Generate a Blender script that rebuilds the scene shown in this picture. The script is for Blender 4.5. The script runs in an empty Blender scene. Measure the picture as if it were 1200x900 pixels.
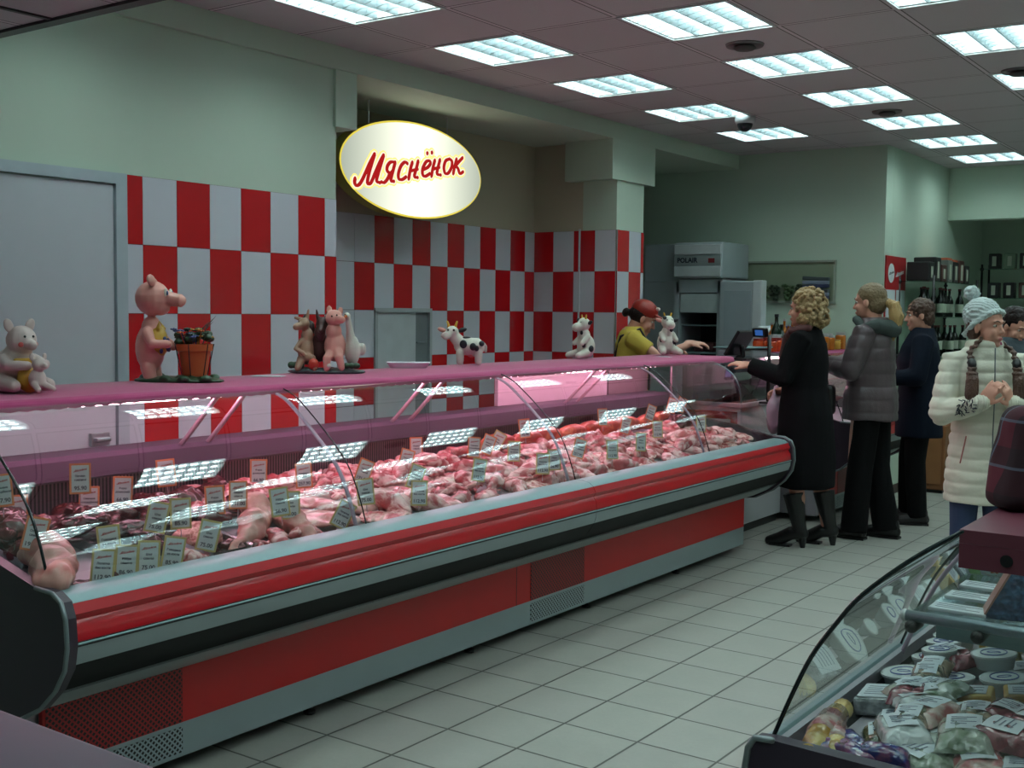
import bpy, bmesh, math, random
from math import pi, sin, cos, radians, sqrt, atan2
from mathutils import Vector, Matrix, Euler, noise
rnd = random.Random(7)
scn = bpy.context.scene
col = scn.collection
DG = bpy.context.evaluated_depsgraph_get

# ------------------------------------------------------------------ materials
_M = {}
class NB:
    """tiny node-tree builder"""
    def __init__(s, name):
        s.m = bpy.data.materials.new(name); s.m.use_nodes = True
        s.t = s.m.node_tree; s.t.nodes.clear()
        s.out = s.t.nodes.new('ShaderNodeOutputMaterial')
    def n(s, typ, ins=None, **kw):
        nd = s.t.nodes.new(typ)
        for k, v in kw.items(): setattr(nd, k, v)
        for k, v in (ins or {}).items():
            sock = nd.inputs[k]
            if isinstance(v, bpy.types.NodeSocket): s.t.links.new(v, sock)
            else: sock.default_value = v
        return nd
    def math(s, op, a, b=0.0, c=None):
        d = {0: a, 1: b}
        if c is not None: d[2] = c
        return s.n('ShaderNodeMath', d, operation=op).outputs[0]
    def mix(s, f, a, b):
        nd = s.t.nodes.new('ShaderNodeMix'); nd.data_type = 'RGBA'
        for i, v in ((0, f), (6, a), (7, b)):
            if isinstance(v, bpy.types.NodeSocket): s.t.links.new(v, nd.inputs[i])
            else: nd.inputs[i].default_value = v if i == 0 else c4(v)
        return nd.outputs[2]
    def ramp(s, f, stops):
        nd = s.n('ShaderNodeValToRGB', {0: f}); r = nd.color_ramp
        while len(r.elements) < len(stops): r.elements.new(0.5)
        for e, (p, c) in zip(r.elements, stops): e.position = p; e.color = c4(c)
        return nd.outputs[0]
    def bsdf(s, color, rough=0.5, metal=0.0, normal=None, **kw):
        ins = {'Base Color': color if isinstance(color, bpy.types.NodeSocket) else c4(color), 'Roughness': rough, 'Metallic': metal}
        if normal is not None: ins['Normal'] = normal
        for k, v in kw.items(): ins[k.replace('_', ' ')] = v
        b = s.n('ShaderNodeBsdfPrincipled', ins)
        return b.outputs[0]
    def bump(s, h, strength=0.3, dist=0.01):
        return s.n('ShaderNodeBump', {'Height': h, 'Strength': strength, 'Distance': dist}).outputs[0]
    def done(s, shader):
        s.t.links.new(shader, s.out.inputs[0]); return s.m
def c4(c):
    if isinstance(c, (int, float)): c = (c, c, c)
    return (c[0], c[1], c[2], 1.0)
def S(r, g, b):
    """sRGB 0-255 to linear"""
    f = lambda v: (v/255/12.92) if v/255 <= 0.04045 else ((v/255+0.055)/1.055)**2.4
    return (f(r), f(g), f(b))
def plain(name, color, rough=0.5, metal=0.0, var=0.12, scale=8.0, bump=0.0, **kw):
    if name in _M: return _M[name]
    b = NB(name)
    tc = b.n('ShaderNodeTexCoord').outputs['Object']
    nz = b.n('ShaderNodeTexNoise', {'Vector': tc, 'Scale': scale, 'Detail': 3.0}).outputs[0]
    dark = tuple(max(0, v*(1-var)) for v in color); lite = tuple(min(1, v*(1+var)) for v in color)
    cc = b.mix(nz, dark, lite)
    nrm = b.bump(nz, bump, 0.01) if bump else None
    _M[name] = b.done(b.bsdf(cc, rough, metal, nrm, **kw)); return _M[name]
def emit(name, color, strength):
    if name in _M: return _M[name]
    b = NB(name); _M[name] = b.done(b.n('ShaderNodeEmission', {'Color': c4(color), 'Strength': strength}).outputs[0]); return _M[name]
def glass(name, tint=(0.9, 0.95, 0.94), ior=1.5, haze=0.0):
    if name in _M: return _M[name]
    b = NB(name)
    g = b.n('ShaderNodeNewGeometry')
    dt = b.math('ABSOLUTE', b.n('ShaderNodeVectorMath', {0: g.outputs['Normal'], 1: g.outputs['Incoming']}, operation='DOT_PRODUCT').outputs[1])
    fr = b.math('ADD', 0.15, b.math('MULTIPLY', 0.9, b.math('POWER', b.math('SUBTRACT', 1.0, dt), 5.0)))
    tr = b.n('ShaderNodeBsdfTransparent', {'Color': c4(tint)}).outputs[0]
    gl = b.n('ShaderNodeBsdfGlossy', {'Color': c4((0.95, 1, 1)), 'Roughness': 0.015}).outputs[0]
    mx = b.n('ShaderNodeMixShader', {0: fr, 1: tr, 2: gl}).outputs[0]
    if haze:
        df = b.n('ShaderNodeBsdfDiffuse', {'Color': c4(0.8)}).outputs[0]
        mx = b.n('ShaderNodeMixShader', {0: haze, 1: mx, 2: df}).outputs[0]
    _M[name] = b.done(mx); return _M[name]

# ------------------------------------------------------------------ mesh builder
class MB:
    def __init__(s): s.v = []; s.f = []; s.mi = []; s.cur = 0; s.sm = []; s.smooth = False
    def add(s, vs, fs):
        o = len(s.v); s.v += [tuple(v) for v in vs]
        for f in fs: s.f.append(tuple(i+o for i in f)); s.mi.append(s.cur); s.sm.append(s.smooth)
        return s
    def box(s, a, b, M=None):
        (x0, y0, z0), (x1, y1, z1) = a, b
        vs = [Vector(p) for p in ((x0,y0,z0),(x1,y0,z0),(x1,y1,z0),(x0,y1,z0),(x0,y0,z1),(x1,y0,z1),(x1,y1,z1),(x0,y1,z1))]
        if M is not None: vs = [M @ v for v in vs]
        return s.add(vs, [(0,3,2,1),(4,5,6,7),(0,1,5,4),(1,2,6,5),(2,3,7,6),(3,0,4,7)])
    def bbox(s, a, b, r=0.01, M=None, seg=2):
        """rounded box"""
        bm = bmesh.new(); bmesh.ops.create_cube(bm, size=1)
        for v in bm.verts:
            v.co = Vector(((a[i]+b[i])/2 + v.co[i]*abs(b[i]-a[i]) for i in range(3)))
        bmesh.ops.bevel(bm, geom=list(bm.edges), offset=min(r, 0.49*min(abs(b[i]-a[i]) for i in range(3))), segments=seg, profile=0.5, affect='EDGES')
        return s.frombm(bm, M)
    def frombm(s, bm, M=None):
        bm.verts.index_update()
        vs = [(M @ v.co) if M is not None else v.co.copy() for v in bm.verts]
        fs = [tuple(v.index for v in f.verts) for f in bm.faces]
        bm.free(); return s.add(vs, fs)
    def ell(s, c, r, rot=None, seg=14, rings=9, M=None):
        vs = []; fs = []
        R = Euler(rot).to_matrix() if rot else Matrix.Identity(3)
        if not hasattr(r, '__len__'): r = (r, r, r)
        c = Vector(c)
        vs.append(c + R @ Vector((0, 0, -r[2])))
        for i in range(1, rings):
            a = -pi/2 + pi*i/rings
            for j in range(seg):
                t = 2*pi*j/seg
                vs.append(c + R @ Vector((r[0]*cos(a)*cos(t), r[1]*cos(a)*sin(t), r[2]*sin(a))))
        vs.append(c + R @ Vector((0, 0, r[2]))); n = len(vs)-1
        for j in range(seg): fs.append((0, 1+(j+1) % seg, 1+j))
        for i in range(rings-2):
            for j in range(seg):
                a = 1+i*seg; b = a+seg
                fs.append((a+j, a+(j+1) % seg, b+(j+1) % seg, b+j))
        a = 1+(rings-2)*seg
        for j in range(seg): fs.append((n, a+j, a+(j+1) % seg))
        if M is not None: vs = [M @ v for v in vs]
        return s.add(vs, fs)
    def tube(s, pts, rad, seg=10, cap='round', M=None, flat=1.0, up=None):
        """swept circle through points, radius per point; round caps"""
        P = [Vector(p) for p in pts]; n = len(P)
        if not hasattr(rad, '__len__'): rad = [rad]*n
        rad = list(rad)
        T = []
        for i in range(n):
            a = P[max(0, i-1)]; b = P[min(n-1, i+1)]
            t = (b-a); T.append(t.normalized() if t.length > 1e-9 else Vector((0, 0, 1)))
        rings = []
        u = Vector(up) if up else (Vector((0, 0, 1)) if abs(T[0].z) < 0.9 else Vector((1, 0, 0)))
        u = (u - T[0]*u.dot(T[0])).normalized()
        if cap == 'round':
            st = [(P[0]-T[0]*rad[0]*sin(a), rad[0]*cos(a), T[0]) for a in (pi/2*0.97, pi/3, pi/6)]
            en = [(P[-1]+T[-1]*rad[-1]*sin(a), rad[-1]*cos(a), T[-1]) for a in (pi/6, pi/3, pi/2*0.97)]
        else: st = []; en = []
        seq = st + [(P[i], rad[i], T[i]) for i in range(n)] + en
        vs = []; fs = []
        for (p, r, t) in seq:
            u = (u - t*u.dot(t)); u = u.normalized() if u.length > 1e-6 else t.orthogonal().normalized()
            w = t.cross(u)
            for j in range(seg):
                a = 2*pi*j/seg
                vs.append(p + u*(r*flat*cos(a)) + w*(r*sin(a)))
        m = len(seq)
        for i in range(m-1):
            for j in range(seg):
                a = i*seg; b = a+seg
                fs.append((a+j, a+(j+1) % seg, b+(j+1) % seg, b+j))
        fs.append(tuple(range(seg-1, -1, -1))); fs.append(tuple((m-1)*seg+j for j in range(seg)))
        if M is not None: vs = [M @ v for v in vs]
        return s.add(vs, fs)
    def lathe(s, prof, c=(0, 0, 0), seg=24, M=None, sx=1.0, sy=1.0):
        vs = []; fs = []; c = Vector(c)
        for (r, z) in prof:
            for j in range(seg):
                a = 2*pi*j/seg; vs.append(c+Vector((r*cos(a)*sx, r*sin(a)*sy, z)))
        for i in range(len(prof)-1):
            for j in range(seg):
                a = i*seg; b = a+seg
                fs.append((a+j, a+(j+1) % seg, b+(j+1) % seg, b+j))
        fs.append(tuple(range(seg-1, -1, -1))); fs.append(tuple((len(prof)-1)*seg+j for j in range(seg)))
        if M is not None: vs = [M @ v for v in vs]
        return s.add(vs, fs)
    def prism(s, poly, axis, a, b, closed=True):
        """poly in the plane across the axis; axis 'y': (x,z); 'x': (y,z); 'z': (x,y)"""
        def p3(p, t):
            return {'y': (p[0], t, p[1]), 'x': (t, p[0], p[1]), 'z': (p[0], p[1], t)}[axis]
        n = len(poly)
        vs = [p3(p, a) for p in poly]+[p3(p, b) for p in poly]
        fs = [(i, (i+1) % n, (i+1) % n+n, i+n) for i in range(n if closed else n-1)]
        if closed: fs += [tuple(range(n-1, -1, -1)), tuple(range(n, 2*n))]
        return s.add(vs, fs)
    def sheet(s, f, nu, nv, flip=False):
        vs = [f(i/nu, j/nv) for j in range(nv+1) for i in range(nu+1)]
        fs = []
        for j in range(nv):
            for i in range(nu):
                a = j*(nu+1)+i; q = (a, a+1, a+nu+2, a+nu+1)
                fs.append(q[::-1] if flip else q)
        return s.add(vs, fs)
    def mesh(s, name, mats, smooth=None):
        me = bpy.data.meshes.new(name); me.from_pydata(s.v, [], s.f)
        if not isinstance(mats, (list, tuple)): mats = [mats]
        for m in mats: me.materials.append(m)
        me.polygons.foreach_set('material_index', s.mi)
        me.polygons.foreach_set('use_smooth', [bool(smooth) if smooth is not None else x for x in s.sm])
        me.update(); return me
    def build(s, name, mats, parent=None, smooth=None, fix=True, angle=None):
        me = s.mesh(name, mats, smooth)
        if fix:
            bm = bmesh.new(); bm.from_mesh(me); bmesh.ops.recalc_face_normals(bm, faces=bm.faces); bm.to_mesh(me); bm.free()
        if angle:
            me.polygons.foreach_set('use_smooth', [True]*len(me.polygons))
            try: me.set_sharp_from_angle(angle=radians(angle))
            except Exception: pass
        return link(name, me, parent)
def link(name, me, parent=None, loc=None, rot=None, scale=None):
    o = bpy.data.objects.new(name, me); col.objects.link(o)
    if parent is not None: o.parent = parent
    if loc is not None: o.location = loc
    if rot is not None: o.rotation_euler = rot
    if scale is not None: o.scale = scale
    return o
def empty(name, label, cat, loc=(0, 0, 0), rz=0.0, group=None):
    o = bpy.data.objects.new(name, None); col.objects.link(o); o.empty_display_size = 0.1
    o.location = loc; o.rotation_euler = (0, 0, rz); return tag(o, label, cat, group)
def tag(o, label=None, cat=None, group=None, kind=None):
    if label: o['label'] = label
    if cat: o['category'] = cat
    if group: o['group'] = group
    if kind: o['kind'] = kind
    return o
def struct(o): o['kind'] = 'structure'; return o
TS = bpy.data.scenes.new('workshop')   # scratch scene for remeshing; removed at the end
def copy_tree(o, loc=None, rot=None, scale=None, label=None, group=None):
    c = o.copy(); col.objects.link(c)
    if loc is not None: c.location = loc
    if rot is not None: c.rotation_euler = rot
    if scale is not None: c.scale = scale if hasattr(scale, '__len__') else (scale,)*3
    if label: c['label'] = label
    if group: c['group'] = group
    for ch in list(o.children):
        d = ch.copy(); col.objects.link(d); d.parent = c
        for g in list(ch.children):
            e = g.copy(); col.objects.link(e); e.parent = d
    return c
def remeshed(name, mb, mats, voxel=0.006, smooth=3, parent=None, disp=None, factor=0.6):
    """one continuous skin over the overlapping volumes in mb"""
    me = mb.mesh(name+'_src', mats)
    o = bpy.data.objects.new(name+'_tmp', me); TS.collection.objects.link(o)
    m = o.modifiers.new('r', 'REMESH'); m.mode = 'VOXEL'; m.voxel_size = voxel
    if smooth:
        sm = o.modifiers.new('s', 'SMOOTH'); sm.iterations = smooth; sm.factor = factor
    TS.view_layers[0].update(); dg = TS.view_layers[0].depsgraph
    res = bpy.data.meshes.new_from_object(o.evaluated_get(dg))
    bpy.data.objects.remove(o); bpy.data.meshes.remove(me)
    res.name = name
    if disp:
        cn = [(v.co.copy(), v.normal.copy()) for v in res.vertices]; fl = []
        for c, n in cn: q = c+disp(c, n); fl += [q.x, q.y, q.z]
        res.vertices.foreach_set('co', fl)
    res.materials.clear()
    for mm in (mats if isinstance(mats, (list, tuple)) else [mats]): res.materials.append(mm)
    res.polygons.foreach_set('use_smooth', [True]*len(res.polygons)); res.update()
    return link(name, res, parent)
def text_mesh(body, size, extrude=0.0004, shear=0.0, bold=0.0):
    cu = bpy.data.curves.new('lettering', 'FONT'); cu.body = body; cu.size = size; cu.extrude = extrude; cu.shear = shear
    cu.offset = bold; cu.align_x = 'CENTER'; cu.align_y = 'CENTER'; cu.resolution_u = 3
    o = bpy.data.objects.new('tmp', cu); TS.collection.objects.link(o)
    TS.view_layers[0].update(); dg = TS.view_layers[0].depsgraph; me = bpy.data.meshes.new_from_object(o.evaluated_get(dg))
    bpy.data.objects.remove(o); bpy.data.curves.remove(cu)
    return me
def add_mesh(mb, me, M):
    mb.add([M @ v.co for v in me.vertices], [tuple(p.vertices) for p in me.polygons])

# ------------------------------------------------------------------ camera
cd = bpy.data.cameras.new('camera'); cam = bpy.data.objects.new('camera', cd); col.objects.link(cam)
cd.sensor_width = 36; cd.lens = 40.569; cd.clip_start = 0.05
Rv = Vector((0.8137053, 0.58117981, 0.0106635)); Uv = Vector((-0.04548533, 0.04537353, 0.99793403)); Fv = Vector((-0.57949527, 0.81250924, -0.06335583))
cm = Matrix((Rv, Uv, -Fv)).transposed().to_4x4(); cm.translation = (0, 0, 1.62); cam.matrix_world = cm
scn.camera = cam

CE = 3.084
# ------------------------------------------------------------------ room materials
def wall_mat(name, c, bump=0.05):
    b = NB(name); tc = b.n('ShaderNodeTexCoord').outputs['Object']
    n1 = b.n('ShaderNodeTexNoise', {'Vector': tc, 'Scale': 1.3, 'Detail': 4.0}).outputs[0]
    n2 = b.n('ShaderNodeTexNoise', {'Vector': tc, 'Scale': 90.0, 'Detail': 2.0}).outputs[0]
    cc = b.mix(n1, tuple(v*0.94 for v in c), tuple(min(1, v*1.05) for v in c))
    return b.done(b.bsdf(cc, 0.75, 0, b.bump(n2, bump, 0.004)))
M_wall = wall_mat('wall_paint', S(190, 208, 192))
M_wallwarm = wall_mat('recess_paint', S(186, 180, 158))
M_white = plain('white_laminate', S(198, 204, 212), 0.35, 0, 0.03)
def floor_mat():
    b = NB('floor_tile'); g = b.n('ShaderNodeNewGeometry').outputs['Position']
    sp = b.n('ShaderNodeSeparateXYZ', {0: g}); T = 0.32683
    ux = b.math('DIVIDE', b.math('ADD', sp.outputs[0], 3.0590+T*40), T); uy = b.math('DIVIDE', b.math('ADD', sp.outputs[1], -3.4266+T*40), T)
    fx = b.math('FRACT', ux); fy = b.math('FRACT', uy)
    w = 0.014
    ex = b.math('MINIMUM', fx, b.math('SUBTRACT', 1.0, fx)); ey = b.math('MINIMUM', fy, b.math('SUBTRACT', 1.0, fy))
    e = b.math('MINIMUM', ex, ey); gr = b.math('LESS_THAN', e, w)
    cell = b.n('ShaderNodeCombineXYZ', {0: b.math('FLOOR', ux), 1: b.math('FLOOR', uy)}).outputs[0]
    wn = b.n('ShaderNodeTexWhiteNoise', {0: cell}, noise_dimensions='3D').outputs[0]
    nz = b.n('ShaderNodeTexNoise', {'Vector': g, 'Scale': 5.0, 'Detail': 6.0, 'Roughness': 0.7}).outputs[0]
    nf = b.n('ShaderNodeTexNoise', {'Vector': g, 'Scale': 60.0, 'Detail': 3.0}).outputs[0]
    c = b.mix(nz, S(146, 150, 143), S(178, 178, 170))
    c = b.mix(b.math('MULTIPLY', wn, 0.35), c, S(152, 148, 146))
    c = b.mix(b.math('MULTIPLY', nf, 0.2), c, S(120, 118, 110))
    c = b.mix(gr, c, S(72, 74, 68))
    h = b.math('SUBTRACT', b.math('MINIMUM', b.math('MULTIPLY', e, 30.0), 1.0), 0.0)
    ro = b.math('ADD', b.math('MULTIPLY', nz, 0.2), 0.33)
    return b.done(b.bsdf(c, ro, 0, b.bump(b.math('ADD', h, b.math('MULTIPLY', nf, 0.1)), 0.35, 0.004)))
def ceil_mat():
    b = NB('ceiling_board'); g = b.n('ShaderNodeNewGeometry').outputs['Position']
    sp = b.n('ShaderNodeSeparateXYZ', {0: g}); T = 0.6
    ux = b.math('DIVIDE', b.math('ADD', sp.outputs[0], 2.9909+T*40), T); uy = b.math('DIVIDE', b.math('ADD', sp.outputs[1], -5.0509+T*40), T)
    fx = b.math('FRACT', ux); fy = b.math('FRACT', uy)
    ex = b.math('MINIMUM', fx, b.math('SUBTRACT', 1.0, fx)); ey = b.math('MINIMUM', fy, b.math('SUBTRACT', 1.0, fy))
    e = b.math('MINIMUM', ex, ey)
    bar = b.math('LESS_THAN', e, 0.018); gap = b.math('MULTIPLY', b.math('LESS_THAN', e, 0.03), b.math('GREATER_THAN', e, 0.018))
    cell = b.n('ShaderNodeCombineXYZ', {0: b.math('FLOOR', ux), 1: b.math('FLOOR', uy)}).outputs[0]
    wn = b.n('ShaderNodeTexWhiteNoise', {0: cell}, noise_dimensions='3D').outputs[0]
    nf = b.n('ShaderNodeTexNoise', {'Vector': g, 'Scale': 140.0, 'Detail': 2.0}).outputs[0]
    c = b.mix(wn, S(196, 190, 196), S(204, 198, 204)); c = b.mix(b.math('MULTIPLY', nf, 0.35), c, S(176, 164, 172))
    c = b.mix(bar, c, S(212, 202, 210)); c = b.mix(gap, c, S(92, 88, 92))
    return b.done(b.bsdf(c, 0.9, 0, b.bump(nf, 0.3, 0.004)))
M_floor = floor_mat(); M_ceil = ceil_mat()
def wall(name, a, b_, mat=None): return struct(MB().box(a, b_).build(name, mat or M_wall))

# ------------------------------------------------------------------ room shell
wall('floor', (-7.0, -2.3, -0.1), (3.3, 14.4, 0.0), M_floor)
# light cells: rows in X, along Y
LX0, LY0 = -2.9909, 5.0509
rows = {-2: range(-2, 4), 0: range(-4, 6), 2: range(-4, 6), 4: range(-4, 6), 6: range(-4, 6)}   # x offset in tiles : y offsets in tile pairs
cells = set()
for rx, ks in rows.items():
    for k in ks: cells.add((rx, 2*k))
mb = MB(); mb.cur = 0
ix0, ix1 = -3, 9
x_lo, x_hi = -4.6, 2.4
for i in range(-3, 10):
    for j in range(-13, 16):
        if (i, j) in cells: continue
        xa, xb = max(x_lo, LX0+.6*i), min(x_hi, LX0+.6*(i+1)); ya, yb = max(-2.2, LY0+.6*j), min(14.2, LY0+.6*(j+1))
        if xb-xa < 0.01 or yb-ya < 0.01: continue
        mb.add([(xa, ya, CE), (xa, yb, CE), (xb, yb, CE), (xb, ya, CE)], [(0, 1, 2, 3)])
struct(mb.build('ceiling', M_ceil, fix=False))
wall('ceiling_slab', (-7.0, -2.3, 3.30), (3.3, 14.4, 3.40), M_wall)
wall('wall_left', (-4.85, -2.3, 0), (-4.63, 4.76, 2.955))
wall('trim_1', (-6.9, -2.3, 2.955), (-4.60, 10.05, 3.30))          # long beam over the opening
wall('trim_2', (-5.6, 4.74, 2.64), (-4.61, 4.91, 2.956))            # left haunch under the beam
wall('wall_recess', (-5.6, 4.76, 0), (-5.40, 7.86, 2.955), M_wallwarm)
wall('wall_return', (-5.6, 7.86, 0), (-4.93, 8.06, 2.955), M_wallwarm)
wall('trim_3', (-4.95, 7.862, 0), (-4.62, 8.29, 2.70))              # pillar shaft
wall('trim_4', (-5.04, 7.76, 2.648), (-4.602, 8.44, 2.957))         # pillar head
wall('wall_back', (-6.9, 10.05, 0), (-3.22, 10.25, 3.30))
wall('wall_side', (-3.45, 10.252, 0), (-3.22, 13.4, 3.30))
wall('trim_5', (-3.22, 12.0, 2.57), (2.5, 12.2, 3.083))             # lintel far end
wall('wall_far', (-3.22, 13.4, 0), (3.3, 13.6, 3.30))
wall('wall_right', (2.4, -2.3, 0), (2.6, 13.4, 3.30))
wall('wall_behind', (-4.63, -2.3, 0), (2.4, -2.1, 3.083))
wall('wall_alcove', (-6.9, 8.06, 0), (-6.7, 10.05, 2.955))
# lowered ceiling edge at top left, dark framed
ob = wall('ceiling_lowered', (-4.63, -2.1, 2.70), (-3.0, 2.6, 2.74), M_ceil)
m_dark = plain('dark_frame', S(50, 44, 48), 0.5)
struct(MB().box((-4.628, 2.58, 2.688), (-3.0, 2.63, 2.75)).box((-3.02, -2.0, 2.688), (-2.98, 2.63, 2.75)).box((-4.0, 1.9, 2.692), (-3.98, 2.58, 2.70)).box((-4.62, 1.98, 2.692), (-3.0, 2.0, 2.70)).build('trim_6', m_dark))

# door left and its casing
d = struct(MB().bbox((-4.655, 2.1, 0.02), (-4.618, 3.295, 2.18), 0.004).build('door_1', M_white))
MB().bbox((-4.60, 3.16, 1.0), (-4.57, 3.24, 1.02), .006).bbox((-4.62, 3.15, .98), (-4.60, 3.25, 1.04), .004).build('door_handle', plain('steel', S(180, 182, 186), 0.3, 0.9), d)
struct(MB().box((-4.64, 3.30, 0), (-4.605, 3.36, 2.235)).box((-4.64, 2.03, 2.185), (-4.605, 3.302, 2.235)).build('trim_7', plain('door_casing', S(176, 190, 198), 0.4)))

# red/white tiles
M_tr = plain('red_tile', S(196, 26, 34), 0.18, 0, 0.06, 3, Coat_Weight=0.3); M_tw = plain('white_tile', S(208, 212, 222), 0.18, 0, 0.03, 3)
M_gr = plain('tile_grout', S(96, 60, 66), 0.8)
def tiles(name, axis, plane, edges, tops, par, sgn=1):
    """axis 'x': panel in the plane X=plane, edges along Y; axis 'y': plane Y=plane, edges along X"""
    mb = MB(); e0, e1 = edges[0], edges[-1]; z1, z0 = tops[0], tops[-1]
    mb.cur = 2
    def bx(a, b, za, zb, d):
        if axis == 'x': mb.box((plane, a, za), (plane+d, b, zb))
        else: mb.box((a, plane, za), (b, plane+d, zb))
    bx(e0, e1, z0, z1, 0.006*sgn)
    for c in range(len(edges)-1):
        for r in range(len(tops)-1):
            mb.cur = 0 if (c+r+par) % 2 == 0 else 1
            bx(edges[c]+.0015, edges[c+1]-.0015, tops[r+1]+.0015, tops[r]-.0015, 0.009*sgn)
    return struct(mb.build(name, [M_tr, M_tw, M_gr]))
tiles('trim_8', 'x', -4.63, [3.361, 3.457, 3.655, 3.857, 4.06, 4.262, 4.463, 4.665, 4.757], [2.235, 1.913, 1.588, 1.263, .94, .615], 0)
ye = [5.50, 5.72]+[5.92+.2*i for i in range(10)]+[7.858]
# recess: leave the serving hatch open
mbr = MB(); tp = [2.262, 1.938, 1.615, 1.29, .965, .64]
mbr.cur = 2; mbr.box((-5.40, 5.50, .64), (-5.394, 5.92, 2.262)); mbr.box((-5.40, 6.52, .64), (-5.394, 7.858, 2.262)); mbr.box((-5.40, 5.92, 1.62), (-5.394, 6.52, 2.262))
for c in range(len(ye)-1):
    for r in range(5):
        if 5.9 < (ye[c]+ye[c+1])/2 < 6.52 and r >= 2: continue
        red = (c+r) % 2 == 0
        if c == 0: red = False
        mbr.cur = 0 if red else 1
        mbr.box((-5.40, ye[c]+.0015, tp[r+1]+.0015), (-5.391, ye[c+1]-.0015, tp[r]-.0015))
struct(mbr.build('trim_9', [M_tr, M_tw, M_gr]))
tiles('trim_10', 'y', 7.86, [-5.39, -5.203, -5.006, -4.952], tp, 0, -1)
tiles('trim_11', 'y', 7.862, [-4.948, -4.81, -4.622], tp, 0, -1)
tiles('trim_12', 'x', -4.62, [7.864, 7.87, 8.05, 8.24, 8.288], tp, 1)
# white corner strips between panels
struct(MB().box((-4.958, 7.846, .6), (-4.944, 7.859, 2.275)).build('trim_13', M_white))
# serving hatch in the recess
h = struct(MB().box((-5.405, 5.915, 1.60), (-5.375, 6.525, 1.63)).box((-5.405, 5.915, .62), (-5.375, 5.94, 1.61)).box((-5.405, 6.50, .62), (-5.375, 6.525, 1.61)).build('window_1', plain('hatch_frame', S(168, 176, 180), .4)))
MB().box((-5.402, 5.94, .63), (-5.392, 6.36, 1.60)).build('shutter', plain('hatch_white', S(196, 204, 208), .4), h)
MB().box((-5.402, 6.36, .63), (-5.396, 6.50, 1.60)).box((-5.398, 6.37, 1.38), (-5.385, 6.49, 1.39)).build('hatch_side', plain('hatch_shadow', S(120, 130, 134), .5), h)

# skirting
struct(MB().box((-3.22, 10.1, 0), (-3.205, 13.4, .08)).box((-3.22, 13.385, 0), (2.4, 13.4, .08)).build('baseboard_far', plain('skirting', S(70, 60, 56), .5)))

# window opening in the back wall: a framed niche with goods seen through it
w = struct(MB().box((-4.71, 10.035, 1.735), (-3.66, 10.055, 2.085)).build('window_2', plain('hatch_dark', S(128, 140, 118), .7)))
mb = MB().box((-4.73, 10.02, 1.715), (-3.64, 10.05, 1.737)).box((-4.73, 10.02, 2.083), (-3.64, 10.05, 2.10)).box((-4.73, 10.02, 1.737), (-4.712, 10.05, 2.083)).box((-3.658, 10.02, 1.737), (-3.64, 10.05, 2.083))
mb.build('window_frame', plain('hatch_trim', S(150, 160, 146), .6), w)

# ------------------------------------------------------------------ ceiling lights
LC = (0.80, 1.0, 0.97)
M_tube = emit('fluorescent_tube', LC, 15.0)
M_refl = plain('light_reflector', (0.86, 0.9, 0.9), 0.3, 0.0, 0.02)
M_louv = plain('louver_metal', (0.42, 0.50, 0.53), 0.35, 0.5, 0.02)
M_lframe = plain('light_frame', S(196, 200, 204), 0.5)
def make_light():
    t = empty('ceiling_light', 'x', 'ceiling light', (0, 0, 0))
    W = .3
    mb = MB()
    for (a, b) in (((-W, -W), (W, -W+.018)), ((-W, W-.018), (W, W)), ((-W, -W), (-W+.018, W)), ((W-.018, -W), (W, W))):
        mb.box((a[0], a[1], -.006), (b[0], b[1], .006))
    mb.build('frame', M_lframe, t)
    mb = MB(); e = W-.018
    mb.add([(-e, -e, .085), (-e, e, .085), (e, e, .085), (e, -e, .085)], [(0, 3, 2, 1)])
    for s in (-1, 1):
        mb.add([(s*e, -e, 0), (s*e, e, 0), (s*e, e, .085), (s*e, -e, .085)], [(0, 1, 2, 3)])
        mb.add([(-e, s*e, 0), (e, s*e, 0), (e, s*e, .085), (-e, s*e, .085)], [(0, 1, 2, 3)])
    mb.build('reflector', M_refl, t, fix=False)
    mb = MB()
    p = 2*e/4
    for i in range(1, 4):   # V ridges between the tubes
        x = -e+i*p
        mb.prism([(x-.003, .0), (x+.003, .0), (x+.022, .06), (x-.022, .06)], 'y', -e, e)
    n = 7
    for i in range(4):
        xa, xb = -e+i*p+.002, -e+(i+1)*p-.002
        for k in range(1, n):   # scalloped cross blades
            y = -e+2*e*k/n
            pts = []
            for q in range(7):
                u = q/6; pts.append((xa+(xb-xa)*u, .002+.012*sin(pi*u)))
            poly = pts+[(xb, .046), (xa, .046)]
            mb.prism(poly, 'y', y-.003, y+.003)
    mb.build('louver', M_louv, t)
    for i in range(4):
        x = -e+(i+.5)*p
        MB().tube([(x, -e+.01, .058), (x, e-.01, .058)], .022, 8, cap='flat').build('tube', M_tube, t, smooth=True)
    return t
proto = make_light(); first = True
rown = {-2: 'over the butcher case', 0: 'over the aisle beside the case', 2: 'over the middle of the aisle', 4: 'over the deli island', 6: 'by the right wall'}
ordn = ['first', 'second', 'third', 'fourth', 'fifth', 'sixth', 'seventh', 'eighth', 'ninth', 'tenth']
for rx, ks in rows.items():
    for n_, k in enumerate(reversed(list(ks))):
        loc = (LX0+.6*(rx+.5), LY0+.6*(2*k+.5), CE)
        if rx == -2 and loc[1] < 2.5: continue
        o = proto if first else copy_tree(proto, loc)
        first = False; o.location = loc; o['group'] = 'square louvered ceiling lights'
        o['label'] = 'louvered tube light %s, %s from the row end' % (rown[rx], ordn[n_])

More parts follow.
